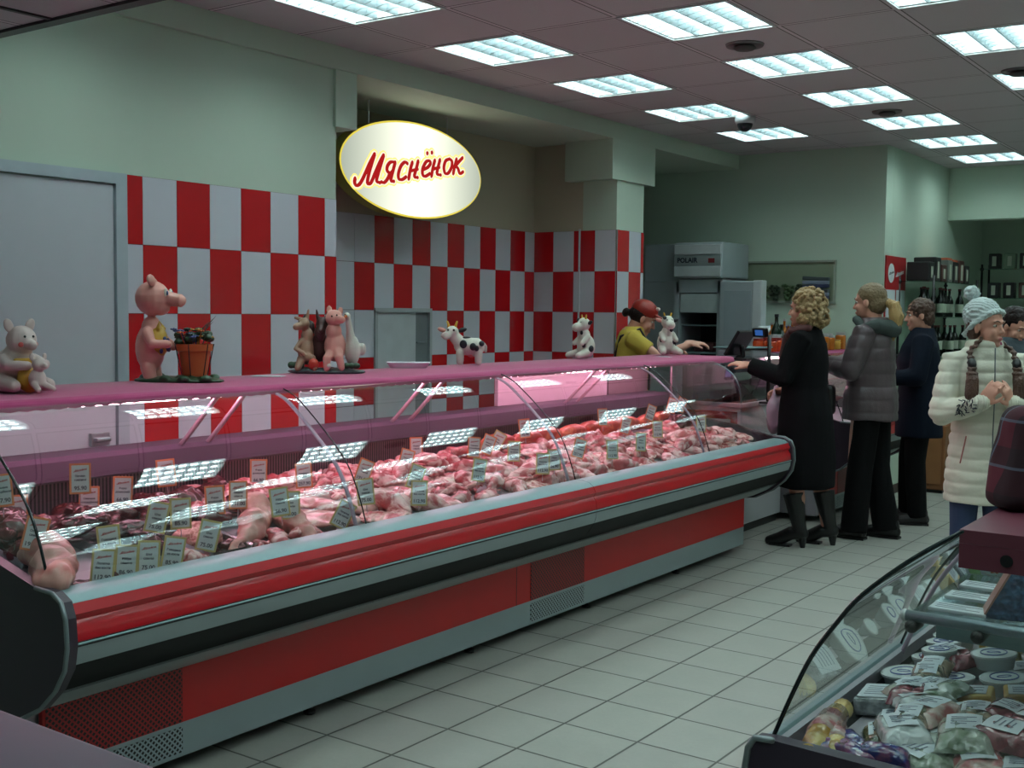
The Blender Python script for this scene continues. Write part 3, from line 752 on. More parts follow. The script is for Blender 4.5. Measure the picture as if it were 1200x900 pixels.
# --- near-left: hocks in front, offal trays, beef behind
place_meat('hock', -3.20, 2.06, .0, 2.5, sc=1.25, where='nearest the end glass')
place_meat('liver', -3.12, 2.10, .0, 1.2, sc=.8, where='under the nearest pork leg'); place_meat('beef', -3.13, 2.02, .0, .4, sc=.7, where='in the near corner by the ledge'); place_meat('beef', -3.14, 2.20, 0, 2, sc=.65, where='under the four front price cards')
place_meat('hock', -3.38, 2.12, .0, 2.9, sc=1.2, where='behind the nearest one')
place_meat('hock', -3.22, 2.85, .0, -.9, sc=1.0, where='beside the tray of mince')
place_meat('hock', -3.36, 3.02, .0, -.5, sc=1.05, where='in the row before the first seam')
place_meat('hock', -3.16, 3.05, .0, -.2, sc=.9, where='at the glass before the first seam')
M_tray = plain('tray_steel', S(190, 192, 196), .25, .9, .04)
def make_tray(L=.30, W=.20, H=.045):
    t = MB(); e = .012
    o_ = [(-L/2, -W/2), (L/2, -W/2), (L/2, W/2), (-L/2, W/2)]
    bm = bmesh.new(); bmesh.ops.create_cube(bm, size=1)
    for v in bm.verts:
        k = .9 if v.co.z < 0 else 1.0
        v.co = Vector((v.co.x*L*k, v.co.y*W*k, (v.co.z+.5)*H))
    top = [f for f in bm.faces if f.normal.z > .9]; 
    bm.normal_update(); top = [f for f in bm.faces if f.normal.z > .9]
    bmesh.ops.bevel(bm, geom=[e_ for e_ in bm.edges if abs(e_.verts[0].co.z-e_.verts[1].co.z) > .01], offset=.03, segments=4, profile=.5, affect='EDGES')
    bm.normal_update(); top = [f for f in bm.faces if f.normal.z > .9]
    r = bmesh.ops.inset_region(bm, faces=top, thickness=.010)
    bmesh.ops.translate(bm, verts=list({v for f in top for v in f.verts}), vec=(0, 0, -.004))
    r = bmesh.ops.inset_region(bm, faces=top, thickness=.004)
    bmesh.ops.translate(bm, verts=list({v for f in top for v in f.verts}), vec=(0, 0, -H+.012))
    t.frombm(bm); return t
tr0 = make_tray().build('steel_tray', M_tray); ft = True
for i, (x, y, l) in enumerate(((-3.52, 2.15, 'with dark offal near the end glass'), (-3.52, 2.42, 'with dark beef before the rear grille'), (-3.31, 2.43, 'of dark offal behind the four front price cards'), (-3.24, 2.68, 'of pink mince, its rim showing'), (-3.52, 2.70, 'of beef in the middle of the first pane'))):
    o = tr0 if ft else copy_tree(tr0); ft = False
    o.location = (x, y, deckz(x)-.002); o.rotation_euler = (0, .122, rnd.uniform(-.08, .08)); tag(o, 'shallow steel tray '+l, 'tray', 'steel trays in the meat case')
    if l.startswith('of pink'):
        place_meat('mince', x, y, .018, .3, sc=1.15, where='in the steel tray behind the front price cards'); place_meat('mince', x-.05, y+.04, .03, 1.5, sc=.9, where='on top of the tray of mince')
    else:
        for q in range(6):
            key = rnd.choice(['beef', 'liver', 'liver', 'beef'])
            place_meat(key, x+rnd.uniform(-.08, .08), y+rnd.uniform(-.05, .05), .02+.012*q, rnd.uniform(0, 6), (rnd.uniform(-.3, .3), rnd.uniform(-.2, .3)), rnd.uniform(.65, .85), 'in a steel tray '+zone(y))
for q in range(14):
    x = rnd.uniform(-3.78, -3.62); y = 2.05+q*.085
    place_meat('beef', x, y, rnd.uniform(0, .03), rnd.uniform(0, 6), (rnd.uniform(-.3, .3), rnd.uniform(-.3, .3)), rnd.uniform(.8, 1.1), 'piled '+rowname(x)+' '+zone(y))
for q in range(5):
    x = rnd.uniform(-3.60, -3.45); y = 2.88+q*.08
    place_meat('pork_a', x, y, .02, rnd.uniform(0, 6), (rnd.uniform(-.3, .3), 0), .9, 'piled '+rowname(x)+' '+zone(y))
for q in range(3, 9):
    yq = 2.22+q*.105
    place_meat(['beef', 'liver', 'beef', 'pork_b', 'liver', 'beef', 'strips', 'pork_a', 'pork_b'][q], -3.135-(q % 2)*.03, yq, .0, rnd.uniform(0, 6), (rnd.uniform(-.2, .2), 0), rnd.uniform(.6, .75), 'hard against the ledge '+zone(yq))
for q in range(10):
    yq = 2.1+q*.12; xq = -3.40-(q % 3)*.06
    place_meat(['beef', 'liver', 'beef'][q % 3], xq, yq, .03, rnd.uniform(0, 6), (rnd.uniform(-.3, .3), rnd.uniform(-.3, .3)), rnd.uniform(.8, 1.0), 'between the steel trays '+zone(yq))
place_meat('slab', -3.25, 3.22, .0, 1.2, sc=1.1, where='before the first glass seam')
place_meat('slab', -3.42, 3.32, .02, .7, sc=1.0, where='behind the one at the first seam')
# --- the rest, in two layers
y = 3.12
k = 0
while y < 7.16:
    for j, x in enumerate((-3.15, -3.30, -3.46, -3.62, -3.76)):
        if y < 3.4 and x > -3.5: continue
        xx = x+rnd.uniform(-.03, .03); yy = y+rnd.uniform(-.05, .05)
        xx = max(min(xx, -3.15), -3.76)
        if j == 4 and 4.95 < y < 7.0:
            key = None
        elif y < 4.0: key = rnd.choice(['pork_a', 'pork_b', 'slab', 'pork_b', 'ribs'])
        elif y < 5.0: key = rnd.choice(['pork_a', 'pork_b', 'pork_a', 'ribs', 'strips', 'beef' if rnd.random() < .15 else 'pork_b'])
        elif y < 6.2: key = rnd.choice(['pork_a', 'strips', 'ribs', 'chop', 'pork_b'])
        else: key = rnd.choice(['strips', 'ribs', 'chop', 'strips', 'pork_a'])
        if key:
            s = rnd.uniform(.75, 1.05)*(.75 if key == 'slab' else 1)
            place_meat(key, xx, yy, 0, rnd.uniform(0, 6.28), (rnd.uniform(-.12, .12), rnd.uniform(-.1, .1)), s, rowname(xx)+' '+zone(yy))
        if rnd.random() < .8 and key:
            x2 = max(min(xx+rnd.uniform(-.05, .05), -3.2), -3.70)
            key2 = rnd.choice(['pork_a', 'pork_b', 'chop', 'strips'])
            place_meat(key2, x2, yy+.06, .035, rnd.uniform(0, 6.28), (rnd.uniform(-.3, .3), rnd.uniform(-.3, .3)), rnd.uniform(.7, .95), 'piled high '+rowname(x2)+' '+zone(yy))
    y += .135
# cured rolls at the far rear
for i in range(9):
    yy = 5.05+i*.235
    place_meat('roll', -3.70+.02*(i % 2), yy, .035, 1.57+rnd.uniform(-.12, .12), (rnd.uniform(-.1, .1), 0), 1.0, 'by the rear grille '+zone(yy))
place_meat('beef', -3.58, 6.95, .05, .5, (.2, 0), 1.1, 'at the far end glass')

# ------------------------------------------------------------------ price cards
M_cardo = plain('card_orange', S(232, 138, 84), .5); M_cardy = plain('card_yellow', S(206, 186, 120), .5)
M_paper = plain('card_paper', S(214, 222, 226), .5, 0, .02); M_ink = plain('card_ink', S(40, 36, 70), .6); M_inkr = plain('card_red_ink', S(176, 50, 60), .6)
prices = ['257.90', '85.90', '95.90', '75.00', '191.00', '86.90', '66.90', '112.90']
def flat(me, m, M): 
    mb = MB(); add_mesh(mb, me, M); return mb
cards = []
W, H = .064, .096
up = Matrix.Rotation(pi/2, 4, 'Z') @ Matrix.Rotation(pi/2, 4, 'X')   # text faces +X, reads along +Y
for i, p in enumerate(prices):
    c = MB().bbox((-.0015, -W/2, 0), (.0005, W/2, H), .0006, seg=1).build('price_card', M_cardo if i % 2 == 0 else M_cardy)
    MB().box((.0005, -W/2+.006, .006), (.0009, W/2-.006, H-.006)).build('paper', M_paper, c)
    mb = MB()
    hd = [[(((a-5.89)*.036), (b-2.54)*.036) for a, b in s] for L in LETTERS for s in L]
    ribbons(mb, [[(a, b+H-.022) for a, b in s] for s in hd], .0013, .0014, taper=False)
    mb.build('brand_lettering', M_inkr, c, fix=False)
    mb = MB(); t = text_mesh(p, .017, .0001, bold=.0004)
    add_mesh(mb, t, Matrix.Translation((.0014, 0, .018)) @ up)
    for (w, txt) in ((0, ['Свинина', 'Говядина', 'Печень', 'Шея', 'Окорок', 'Рёбра', 'Фарш', 'Лопатка'][i]), (1, ['охлаждённая', 'на кости', 'говяжья', 'свиная', 'свиной', 'свиные', 'домашний', 'без кости'][i])):
        add_mesh(mb, text_mesh(txt, .0088, .0001, bold=.0003), Matrix.Translation((.0014, 0, .056-.012*w)) @ up)
    mb.build('lettering', M_ink, c, fix=False)
    MB().tube([(-.003, 0, .03), (-.003, 0, -.03)], .0018, 6, cap='flat').build('pin', M_pink, c)
    cards.append(c)
TG = [(-3.523, 2.08, 1.01, 1),(-3.722, 2.25, 0.9, 1),(-3.3, 2.04, 0.9, 1),(-3.562, 2.393, 1.01, 1),(-3.70, 2.52, 0.9, 1),(-3.651, 2.627, 0.93, 1),(-3.677, 2.853, 0.97, 1),(-3.249, 2.462, 0.9, 0),(-3.23, 2.562, 0.9, 0),(-3.36, 2.824, 0.9, 1),(-3.387, 2.955, 0.9, 1),(-3.14, 2.590, 0.83, 0),(-3.16, 2.23, 0.862, 0),(-3.09, 2.145, 0.795, 0),(-3.09, 2.232, 0.795, 0),(-3.09, 2.318, 0.795, 0),(-3.09, 2.407, 0.795, 0),(-3.637, 3.283, 0.93, 1),(-3.145, 2.951, 0.9, 0),(-3.18, 3.03, 0.873, 0),(-3.568, 3.481, 0.9, 1),(-3.13, 3.227, 0.82, 0),(-3.494, 3.747, 0.9, 1),(-3.13, 3.396, 0.885, 0),(-3.199, 3.755, 0.9, 0),(-3.13, 3.719, 0.839, 0),(-3.695, 4.369, 0.93, 1),(-3.595, 4.156, 0.9, 1),(-3.542, 4.637, 0.92, 1),(-3.13, 4.13, 0.895, 0),(-3.586, 4.79, 0.92, 1),(-3.624, 4.907, 0.93, 0),(-3.387, 4.77, 0.9, 0),(-3.13, 4.655, 0.87, 0),(-3.13, 4.76, 0.879, 0),(-3.608, 5.193, 0.97, 1),(-3.218, 5.105, 0.9, 1),(-3.13, 5.325, 0.878, 0),(-3.13, 5.632, 0.892, 0),(-3.49, 6.066, 0.93, 1),(-3.594, 6.562, 0.97, 1),(-3.356, 6.25, 0.9, 0),(-3.70, 7.059, 0.98, 1),(-3.69, 7.171, 0.98, 1),(-3.297, 6.725, 0.9, 0),(-3.519, 5.871, 0.99, 1)]
TILT = {2: -.25, 7: -.22, 11: -.25, 12: .08, 13: -.12, 14: -.1, 15: -.08, 16: -.2, 21: -.5, 22: -.4, 24: -.4, 28: -.1, 30: -.4, 31: -.55, 27: -.3, 36: -.3, 38: -.1, 39: -.3, 40: -.4, 42: -.3, 43: -.4, 18: .1, 29: -.2}
usedc = set()
ORD = ['first', 'second', 'third', 'fourth', 'fifth', 'sixth', 'seventh', 'eighth', 'ninth', 'tenth', 'eleventh', 'twelfth', 'thirteenth', 'fourteenth', 'fifteenth', 'sixteenth', 'seventeenth', 'eighteenth', 'nineteenth', 'twentieth', 'twenty-first', 'twenty-second']
panes = ['first', 'second', 'third', 'last']
for i, (x, y, z, kk) in enumerate(TG):
    idx = (i*3 % 4)*2 + (0 if kk else 1)
    c = cards[idx]
    if idx in usedc: c = copy_tree(c)
    usedc.add(idx)
    zz = z-H/2
    c.location = (x, y, zz)
    yaw = -.55+rnd.uniform(-.18, .18) if i not in (13, 14, 15, 16) else -.45
    sc = 1.12 if y < 4 else 1.1
    if 13 <= i <= 16: c.location.z += .012
    c.rotation_euler = (TILT.get(i, rnd.uniform(-.08, .08)), -.12, yaw); c.scale = (sc,)*3
    pn = 0 if y < 3.285 else 1 if y < 4.8 else 2 if y < 6.3 else 3
    nth = sum(1 for (a, b, _, _) in TG if (0 if b < 3.285 else 1 if b < 4.8 else 2 if b < 6.3 else 3) == pn and b < y)
    colr = 'orange' if kk else 'yellow'
    where = 'in the meat' if x < -3.2 else 'by the ledge'
    c['label'] = '%s price card %s behind the %s pane, %s from the near end' % (colr, where, panes[pn], ORD[nth])
    c['category'] = 'price card'; c['group'] = 'price cards in the meat case'
for i, c in enumerate(cards):
    if i not in usedc:
        for ch in list(c.children): bpy.data.objects.remove(ch)
        bpy.data.objects.remove(c)
# ------------------------------------------------------------------ figurines on the pink cloth
ZC = 1.3135
def FM(n, c, r=.35, **k): return plain('ceramic_'+n, c, r, 0, .1, 25, **k)
Fpink = FM('pink', S(226, 160, 148)); Fpale = FM('pale', S(216, 196, 192)); Fwhite = FM('white', S(212, 212, 200)); Fblack = FM('black', S(28, 30, 38))
Fyel = FM('yellow', S(206, 160, 56)); Fgreen = FM('green', S(44, 74, 50)); Fblue = FM('blue', S(70, 84, 140)); Fbrown = FM('brown', S(120, 82, 62)); Fterra = FM('terracotta', S(186, 94, 46), .6)
Ftan = FM('tan', S(170, 136, 112)); Fred = FM('red', S(190, 60, 44)); Fgrey = FM('grey', S(70, 82, 84)); Fdk = FM('darkbrown', S(70, 44, 42)); Fcheek = FM('cheek', S(206, 96, 92)); Feye = FM('eye', S(20, 20, 24), .15)
def blob(name, parent, mat, prims, vox=.004, smooth=2, disp=None):
    mb = MB()
    for p in prims:
        if p[0] == 'e': mb.ell(*p[1:])
        else: mb.tube(*p[1:])
    return remeshed(name, mb, mat, vox, smooth, parent, disp)
def eyes(parent, pts, r=.004, mat=None):
    for p in pts: MB().ell(p, r, seg=8, rings=6).build('eye', mat or Feye, parent, smooth=True)
# facing: local +y is forward, camera-facing direction is about (.58,-.81)
# 1 seated pale pig cuddling a baby pig (far left)
p = empty('pig_figurine', 'pale ceramic pig sitting and hugging a small piglet, leftmost on the cloth', 'figurine', (-3.80, 2.31, ZC), -1.55); p.scale = (1.15,)*3
blob('body', p, Fpale, [('e', (0, -.03, .068), (.066, .07, .068)), ('e', (0, .02, .16), (.046, .044, .046)), ('e', (0, -.0, .11), (.045, .045, .045)), ('t', [(-.05, .0, .10), (-.062, .045, .085), (-.02, .085, .085)], [.02, .017, .015], 10), ('t', [(.05, .0, .10), (.062, .045, .085), (.025, .085, .085)], [.02, .017, .015], 10),
  ('t', [(-.05, .0, .03), (-.058, .07, .024)], [.03, .02], 10), ('t', [(.05, .0, .03), (.058, .07, .024)], [.03, .02], 10), ('t', [(0, .05, .15), (0, .074, .146)], [.018, .017], 10), ('e', (.0, -.10, .06), (.02, .014, .02))])
blob('ear', p, Fpale, [('e', (-.036, .01, .205), (.016, .008, .024), (0, -.4, 0))], .003); blob('ear', p, Fpale, [('e', (.036, .01, .205), (.016, .008, .024), (0, .4, 0))], .003)
for x in (-.024, .024): MB().ell((x, .055, .148), (.010, .006, .008), seg=8, rings=6).build('cheek', Fcheek, p, smooth=True)
eyes(p, [(-.014, .060, .172), (.014, .060, .172)])
blob('bib', p, Fyel, [('e', (0, .06, .045), (.04, .03, .045)), ('t', [(-.04, .05, .10), (.04, .05, .10)], [.008, .008], 8)], .004)
q = blob('piglet', p, Fpale, [('e', (.01, .115, .045), (.026, .026, .032)), ('e', (.01, .125, .09), (.022, .022, .022)), ('t', [(.01, .14, .088), (.01, .158, .086)], [.009, .008], 8), ('e', (-.012, .12, .113), (.008, .004, .012)), ('e', (.032, .12, .113), (.008, .004, .012)), ('t', [(.0, .13, .03), (-.01, .165, .016)], [.011, .009], 8), ('t', [(.03, .13, .03), (.04, .165, .016)], [.011, .009], 8)], .003)
# 2 pig with flower pot on one green base
p = empty('pig_figurine', 'tall pink pig in a floral apron standing beside a terracotta pot of flowers', 'figurine', (-3.90, 3.06, ZC), -1.0); p.scale = (1.2,)*3
# local: y toward the camera-right, pig looks along +y ; x lateral
blob('base', p, Fgreen, [('e', (0, .02, .004), (.075, .16, .016))]+[('e', (rnd.uniform(-.07, .07), rnd.uniform(-.12, .16), .014), (.018, .02, .012)) for _ in range(14)], .004)
blob('body', p, Fpink, [('e', (0, -.08, .115), (.052, .05, .085)), ('e', (0, -.075, .185), (.035, .034, .04)), ('e', (0, -.07, .285), (.056, .060, .060)), ('t', [(0, -.02, .285), (0, .025, .278)], [.026, .022], 12), ('e', (0, .028, .278), (.024, .008, .024)), ('e', (0, -.045, .252), (.036, .034, .026)),
  ('t', [(-.04, -.075, .17), (-.062, -.04, .13), (-.03, -.01, .12)], [.02, .018, .016], 10), ('t', [(.04, -.075, .17), (.062, -.05, .13), (.055, .0, .13)], [.02, .018, .015], 10), ('t', [(-.025, -.08, .05), (-.028, -.07, .012)], [.026, .022], 10), ('t', [(.025, -.08, .05), (.028, -.07, .012)], [.026, .022], 10)])
blob('ear', p, Fpink, [('e', (-.042, -.085, .337), (.026, .018, .02), (.5, -.6, 0)), ('e', (-.05, -.105, .318), (.014, .014, .018))], .003); blob('ear', p, Fpink, [('e', (.040, -.06, .345), (.022, .012, .022), (.3, .5, 0))], .003)
for x in (-.022, .022): 
    MB().ell((x*1.1, -.016, .305), (.010, .006, .014), seg=10, rings=7).build('eye_white', Fwhite, p, smooth=True); MB().ell((x*1.15, -.010, .303), (.005, .004, .008), seg=8, rings=6).build('eye', Fblue, p, smooth=True)
for x in (-.01, .01): MB().ell((x, .036, .279), (.004, .002, .007), seg=8, rings=6).build('nostril', Fdk, p, smooth=True)
blob('apron', p, Fyel, [('e', (0, -.058, .135), (.046, .040, .06)), ('t', [(-.03, -.04, .18), (0, -.05, .205), (.03, -.04, .18)], [.006]*3, 8)], .004)
for k in range(9):
    a = rnd.uniform(-1.3, 1.3); MB().ell((.046*sin(a), -.058+.041*cos(a), rnd.uniform(.10, .18)), (.009, .006, .009), seg=8, rings=6).build('apron_flower', rnd.choice([Fblue, Fpink, Fcheek]), p, smooth=True)
mb = MB(); 
pt = empty('x', 'x', 'x'); bpy.data.objects.remove(pt)
pot = MB().lathe([(.0, .02), (.040, .02), (.052, .105), (.060, .107), (.062, .130), (.050, .130), (.046, .118), (.0, .116)], (0, .075, 0), 24).build('flower_pot', Fterra, p, smooth=False, angle=35)
for a in range(6): MB().tube([(.043*cos(a*1.047), .075+.043*sin(a*1.047), .022), (.066*cos(a*1.047), .075+.066*sin(a*1.047), .130)], .0018, 5, cap='flat').build('pot_wire', Fblack, pot)
blob('foliage', p, Fgreen, [('e', (rnd.uniform(-.045, .045), .075+rnd.uniform(-.05, .05), .135+rnd.uniform(0, .03)), (.018, .018, .012)) for _ in range(16)], .004)
for k in range(34):
    a = rnd.uniform(0, 6.28); r = rnd.uniform(.01, .07); cx, cy = r*cos(a), .075+r*sin(a)*1.1; zt = .150+rnd.uniform(0, .035)
    mb = MB(); m = rnd.choice([Fblue, Fblue, Fblue, Fterra, Fyel, Fgreen])
    for j in range(5): mb.ell((cx+.007*cos(j*1.256), cy+.007*sin(j*1.256), zt), (.006, .006, .003), seg=6, rings=4)
    mb.ell((cx, cy, zt+.002), .003, seg=6, rings=4); mb.tube([(cx*.7, .075+(cy-.075)*.7, .13), (cx, cy, zt)], .0015, 5)
    mb.build('flower', m, p, smooth=True)
mb = MB()
for (dx, dy, l) in ((.0, .06, .09), (.01, .045, .075), (-.01, .05, .07)): mb.add([(dx, .075+dy*.4, .14), (dx+.006, .075+dy*.7, .14+l*.6), (dx, .075+dy*1.3, .14+l), (dx-.006, .075+dy*.7, .14+l*.55)], [(0, 1, 2, 3)])
mb.build('leaf', Fgreen, p)
# 3 trio on a dark base
p = empty('animal_figurine', 'ceramic donkey, pig and goose huddled on a dark green oval base', 'figurine', (-3.92, 3.97, ZC), .62); p.scale = (1.16, 1.16, 1.28)
# local x runs to the right along the counter, y away
blob('base', p, Fgrey, [('e', (0, 0, .006), (.165, .075, .014))]+[('e', (rnd.uniform(-.13, .13), rnd.uniform(-.05, .05), .014), (.02, .018, .008)) for _ in range(12)], .005)
blob('donkey', p, Ftan, [('e', (-.085, .0, .085), (.036, .034, .055)), ('e', (-.08, .0, .135), (.026, .026, .035)), ('e', (-.092, -.01, .182), (.024, .03, .024)), ('t', [(-.098, -.02, .178), (-.118, -.045, .172)], [.017, .014], 10), ('t', [(-.105, 0, .20), (-.130, .0, .205)], [.008, .006], 8), ('t', [(-.08, 0, .205), (-.075, .0, .235)], [.008, .005], 8), ('t', [(-.09, -.02, .06), (-.05, -.045, .055), (-.04, -.06, .02)], [.02, .016, .012], 8), ('t', [(-.10, -.02, .05), (-.11, -.05, .02)], [.02, .014], 8), ('t', [(-.10, -.02, .12), (-.12, -.04, .09), (-.09, -.05, .075)], [.012, .011, .01], 8)])
blob('donkey_mane', p, Fdk, [('e', (-.088, .012, .20), (.014, .016, .02)), ('e', (-.068, .02, .165), (.016, .016, .03))], .004)
blob('pig', p, Fpink, [('e', (.035, -.005, .10), (.046, .04, .058)), ('e', (.03, -.01, .155), (.034, .034, .034)), ('e', (.032, -.012, .205), (.036, .036, .032)), ('t', [(.045, -.03, .20), (.07, -.055, .20)], [.016, .015], 10), ('t', [(.05, -.03, .08), (.06, -.06, .06), (.07, -.06, .025)], [.022, .018, .014], 10), ('t', [(.02, -.03, .07), (.01, -.06, .055), (.01, -.065, .02)], [.022, .018, .013], 10), ('e', (.01, 0, .235), (.012, .006, .018)), ('e', (.055, .01, .232), (.012, .006, .016))])
blob('wolf', p, Fdk, [('e', (-.03, .012, .10), (.034, .03, .06)), ('e', (-.018, .0, .18), (.028, .028, .03)), ('t', [(-.02, -.02, .17), (-.018, -.048, .158)], [.015, .010], 8), ('t', [(-.035, 0, .20), (-.042, 0, .235)], [.009, .004], 8), ('t', [(.0, 0, .205), (.004, 0, .232)], [.009, .004], 8), ('e', (-.025, -.02, .15), (.024, .02, .03))])
blob('goose', p, Fwhite, [('e', (.105, .005, .085), (.032, .034, .058)), ('t', [(.10, .0, .12), (.094, -.008, .17), (.088, -.014, .205)], [.022, .014, .012], 10), ('e', (.086, -.018, .213), (.015, .018, .014)), ('e', (.142, .02, .09), (.018, .016, .024))])
MB().tube([(.084, -.032, .212), (.080, -.052, .208)], [.007, .003], 8).build('beak', Fterra, p, smooth=True)
blob('apple', p, Fred, [('e', (-.045, -.055, .035), (.022, .020, .022))], .004)
for (x, y, z) in ((.005, -.065, .045), (.02, -.07, .03), (.06, -.06, .03)): MB().ell((x, y, z), (.010, .009, .010), seg=8, rings=6).build('mouse', Fwhite, p, smooth=True)
blob('leaves', p, Fgreen, [('e', (-.14+.02*i, -.03, .03), (.016, .014, .014)) for i in range(3)]+[('e', (.09+.02*i, -.05, .03), (.016, .012, .012)) for i in range(3)], .004)
eyes(p, [(.048, -.044, .216), (.028, -.047, .212), (-.108, -.036, .19), (.080, -.031, .218)], .0035)
# cows
def cow(name, label, loc, rz, sc, sit=False, flip=1):
    p = empty(name, label, 'figurine', loc, rz); p.scale = (sc,)*3
    f = flip
    if not sit:
        blob('body', p, Fwhite, [('e', (0, 0, .075), (.062, .034, .038)), ('e', (.03*f, 0, .072), (.036, .036, .04)), ('t', [(-.04*f, 0, .095), (-.062*f, -.008, .12)], [.028, .024], 12), ('e', (-.068*f, -.012, .135), (.028, .026, .026)), ('t', [(-.078*f, -.02, .128), (-.092*f, -.032, .118)], [.019, .018], 10)]
          + [('t', [(x, y, .05), (x, y, .012)], [.017, .015], 10) for x in (-.035, .042) for y in (-.02, .02)] + [('t', [(.062*f, 0, .09), (.075*f, .0, .075), (.072*f, 0, .055)], [.006, .005, .006], 8)])
        hd = (-.068*f, -.012, .135)
        spots = [((-.02*f, -.033, .085), (.016, .006, .018)), ((.02*f, -.036, .075), (.014, .005, .016)), ((.035*f, -.036, .068), (.010, .005, .012)), ((.055*f, -.024, .088), (.012, .012, .012)), ((-.01, 0, .112), (.02, .018, .005))]
        MB().ell((.012, 0, .042), (.018, .015, .012), seg=12, rings=8).build('udder', Fpink, p, smooth=True)
    else:
        blob('body', p, Fwhite, [('e', (0, 0, .06), (.046, .042, .058)), ('e', (0, -.01, .11), (.030, .028, .036)), ('e', (0, -.014, .165), (.032, .032, .032)), ('t', [(0, -.035, .155), (.0, -.056, .150)], [.021, .022], 12), ('t', [(-.03, -.02, .03), (-.045, -.07, .018)], [.022, .016], 10), ('t', [(.03, -.02, .03), (.045, -.07, .018)], [.022, .016], 10), ('t', [(-.03, -.01, .105), (-.035, -.045, .075)], [.014, .012], 10), ('t', [(.03, -.01, .105), (.035, -.045, .075)], [.014, .012], 10)])
        hd = (0, -.014, .165)
        spots = [((-.036, -.022, .08), (.008, .012, .016)), ((.03, -.033, .07), (.014, .008, .016)), ((.012, -.034, .125), (.010, .006, .010)), ((.046, .0, .05), (.006, .014, .016)), ((-.022, -.03, .185), (.01, .01, .01))]
    for c, r in spots: MB().ell(c, r, seg=12, rings=8).build('spot', Fblack, p, smooth=True)
    for s in (-1, 1):
        a = (hd[0]+s*.042, hd[1]+.008, hd[2]+.008)
        MB().ell(a, (.020, .007, .010), (0, -.3*s, 0), seg=10, rings=7).build('ear', Fblack if s*f > 0 else Fpink, p, smooth=True)
        MB().tube([(hd[0]+s*.014, hd[1], hd[2]+.024), (hd[0]+s*.02, hd[1], hd[2]+.042)], [.006, .004], 8).build('horn', Fyel, p, smooth=True)
        eyes(p, [(hd[0]+s*.012-.004*f*(0 if sit else 1), hd[1]-.024, hd[2]+.008)], .005)
    n = (hd[0], hd[1]-.044, hd[2]-.012) if sit else (hd[0]-.026*f, hd[1]-.024, hd[2]-.014)
    MB().ell(n, (.020, .012, .014), seg=12, rings=8).build('muzzle', Fpale, p, smooth=True)
    return p
cow('cow_figurine', 'black and white ceramic cow standing on the cloth beside the white tray', (-4.0, 5.18, ZC), .62, 1.36)
cow('cow_figurine', 'small pale ceramic cow sitting before the pillar tiles, left of the cashier', (-3.95, 6.36, ZC), -.45, 1.36, sit=True)
cow('cow_figurine', 'white ceramic cow sitting upright in front of the cashier in the red cap', (-3.90, 7.36, ZC), .9, 1.45, sit=True)
# white tray, papers, receipt roll on the cloth
t = MB(); bm = bmesh.new(); bmesh.ops.create_cube(bm, size=1)
for v in bm.verts:
    k = .82 if v.co.z < 0 else 1; v.co = Vector((v.co.x*.23*k, v.co.y*.15*k, (v.co.z+.5)*.028))
bmesh.ops.bevel(bm, geom=[e for e in bm.edges if abs(e.verts[0].co.z-e.verts[1].co.z) > .01], offset=.025, segments=4, profile=.5, affect='EDGES')
bm.normal_update(); top = [f for f in bm.faces if f.normal.z > .9]
bmesh.ops.inset_region(bm, faces=top, thickness=.010); bmesh.ops.inset_region(bm, faces=top, thickness=.014)
bmesh.ops.translate(bm, verts=list({v for f in top for v in f.verts}), vec=(0, 0, -.018)); t.frombm(bm)
o = t.build('foam_tray', plain('foam', S(224, 222, 232), .6, 0, .02)); o.location = (-4.0, 4.66, ZC); o.rotation_euler = (0, 0, .7); tag(o, 'empty white foam tray lying on the pink cloth between the figurines', 'tray')
o = MB().box((-.07, -.04, 0), (.07, .04, .002)).build('paper_sheet', M_paper); o.location = (-3.9, 3.58, ZC+.001); o.rotation_euler = (0, 0, .5); tag(o, 'small white paper sheet lying flat left of the animal trio', 'paper')
o = MB().box((-.05, -.03, 0), (.05, .03, .002)).build('paper_sheet', M_paper); o.location = (-3.75, 7.05, ZC+.001); tag(o, 'small paper slip lying flat before the sitting cow', 'paper')

# ------------------------------------------------------------------ deli case contents
def film_mat(name, c, c2, r=.15, sc=30):
    b = NB(name); tc = b.n('ShaderNodeTexCoord').outputs['Object']; oi = b.n('ShaderNodeObjectInfo').outputs['Random']
    off = b.n('ShaderNodeVectorMath', {0: tc, 1: b.n('ShaderNodeCombineXYZ', {0: b.math('MULTIPLY', oi, 30.0), 1: 0.0, 2: 0.0}).outputs[0]}, operation='ADD').outputs[0]
    n1 = b.n('ShaderNodeTexNoise', {'Vector': off, 'Scale': float(sc), 'Detail': 3.0}).outputs[0]
    n2 = b.n('ShaderNodeTexVoronoi', {'Vector': off, 'Scale': sc*1.4}).outputs[0]
    m = b.ramp(n1, [(.42, 0.0), (.58, 1.0)])
    return b.done(b.bsdf(b.mix(m, c, c2), r, 0, b.bump(n2, .8, .006), Coat_Weight=.6, Coat_Roughness=.08))
Pf = {'meat': film_mat('pack_meat', S(104, 40, 54), S(150, 84, 92)), 'green': film_mat('pack_green', S(110, 128, 104), S(168, 178, 166)), 'clear': film_mat('pack_clear', S(150, 160, 160), S(196, 204, 204)), 'gold': film_mat('pack_gold', S(170, 130, 50), S(214, 190, 120), .12), 'blue': film_mat('pack_blue', S(30, 40, 110), S(120, 60, 100), .1),
      'rose': film_mat('pack_rose', S(166, 90, 92), S(190, 170, 160)), 'silver': film_mat('pack_silver', S(110, 116, 120), S(170, 176, 180), .15), 'herb': film_mat('pack_herb', S(60, 76, 48), S(150, 130, 110)), 'butter': film_mat('pack_butter', S(196, 176, 90), S(214, 204, 150), .3)}
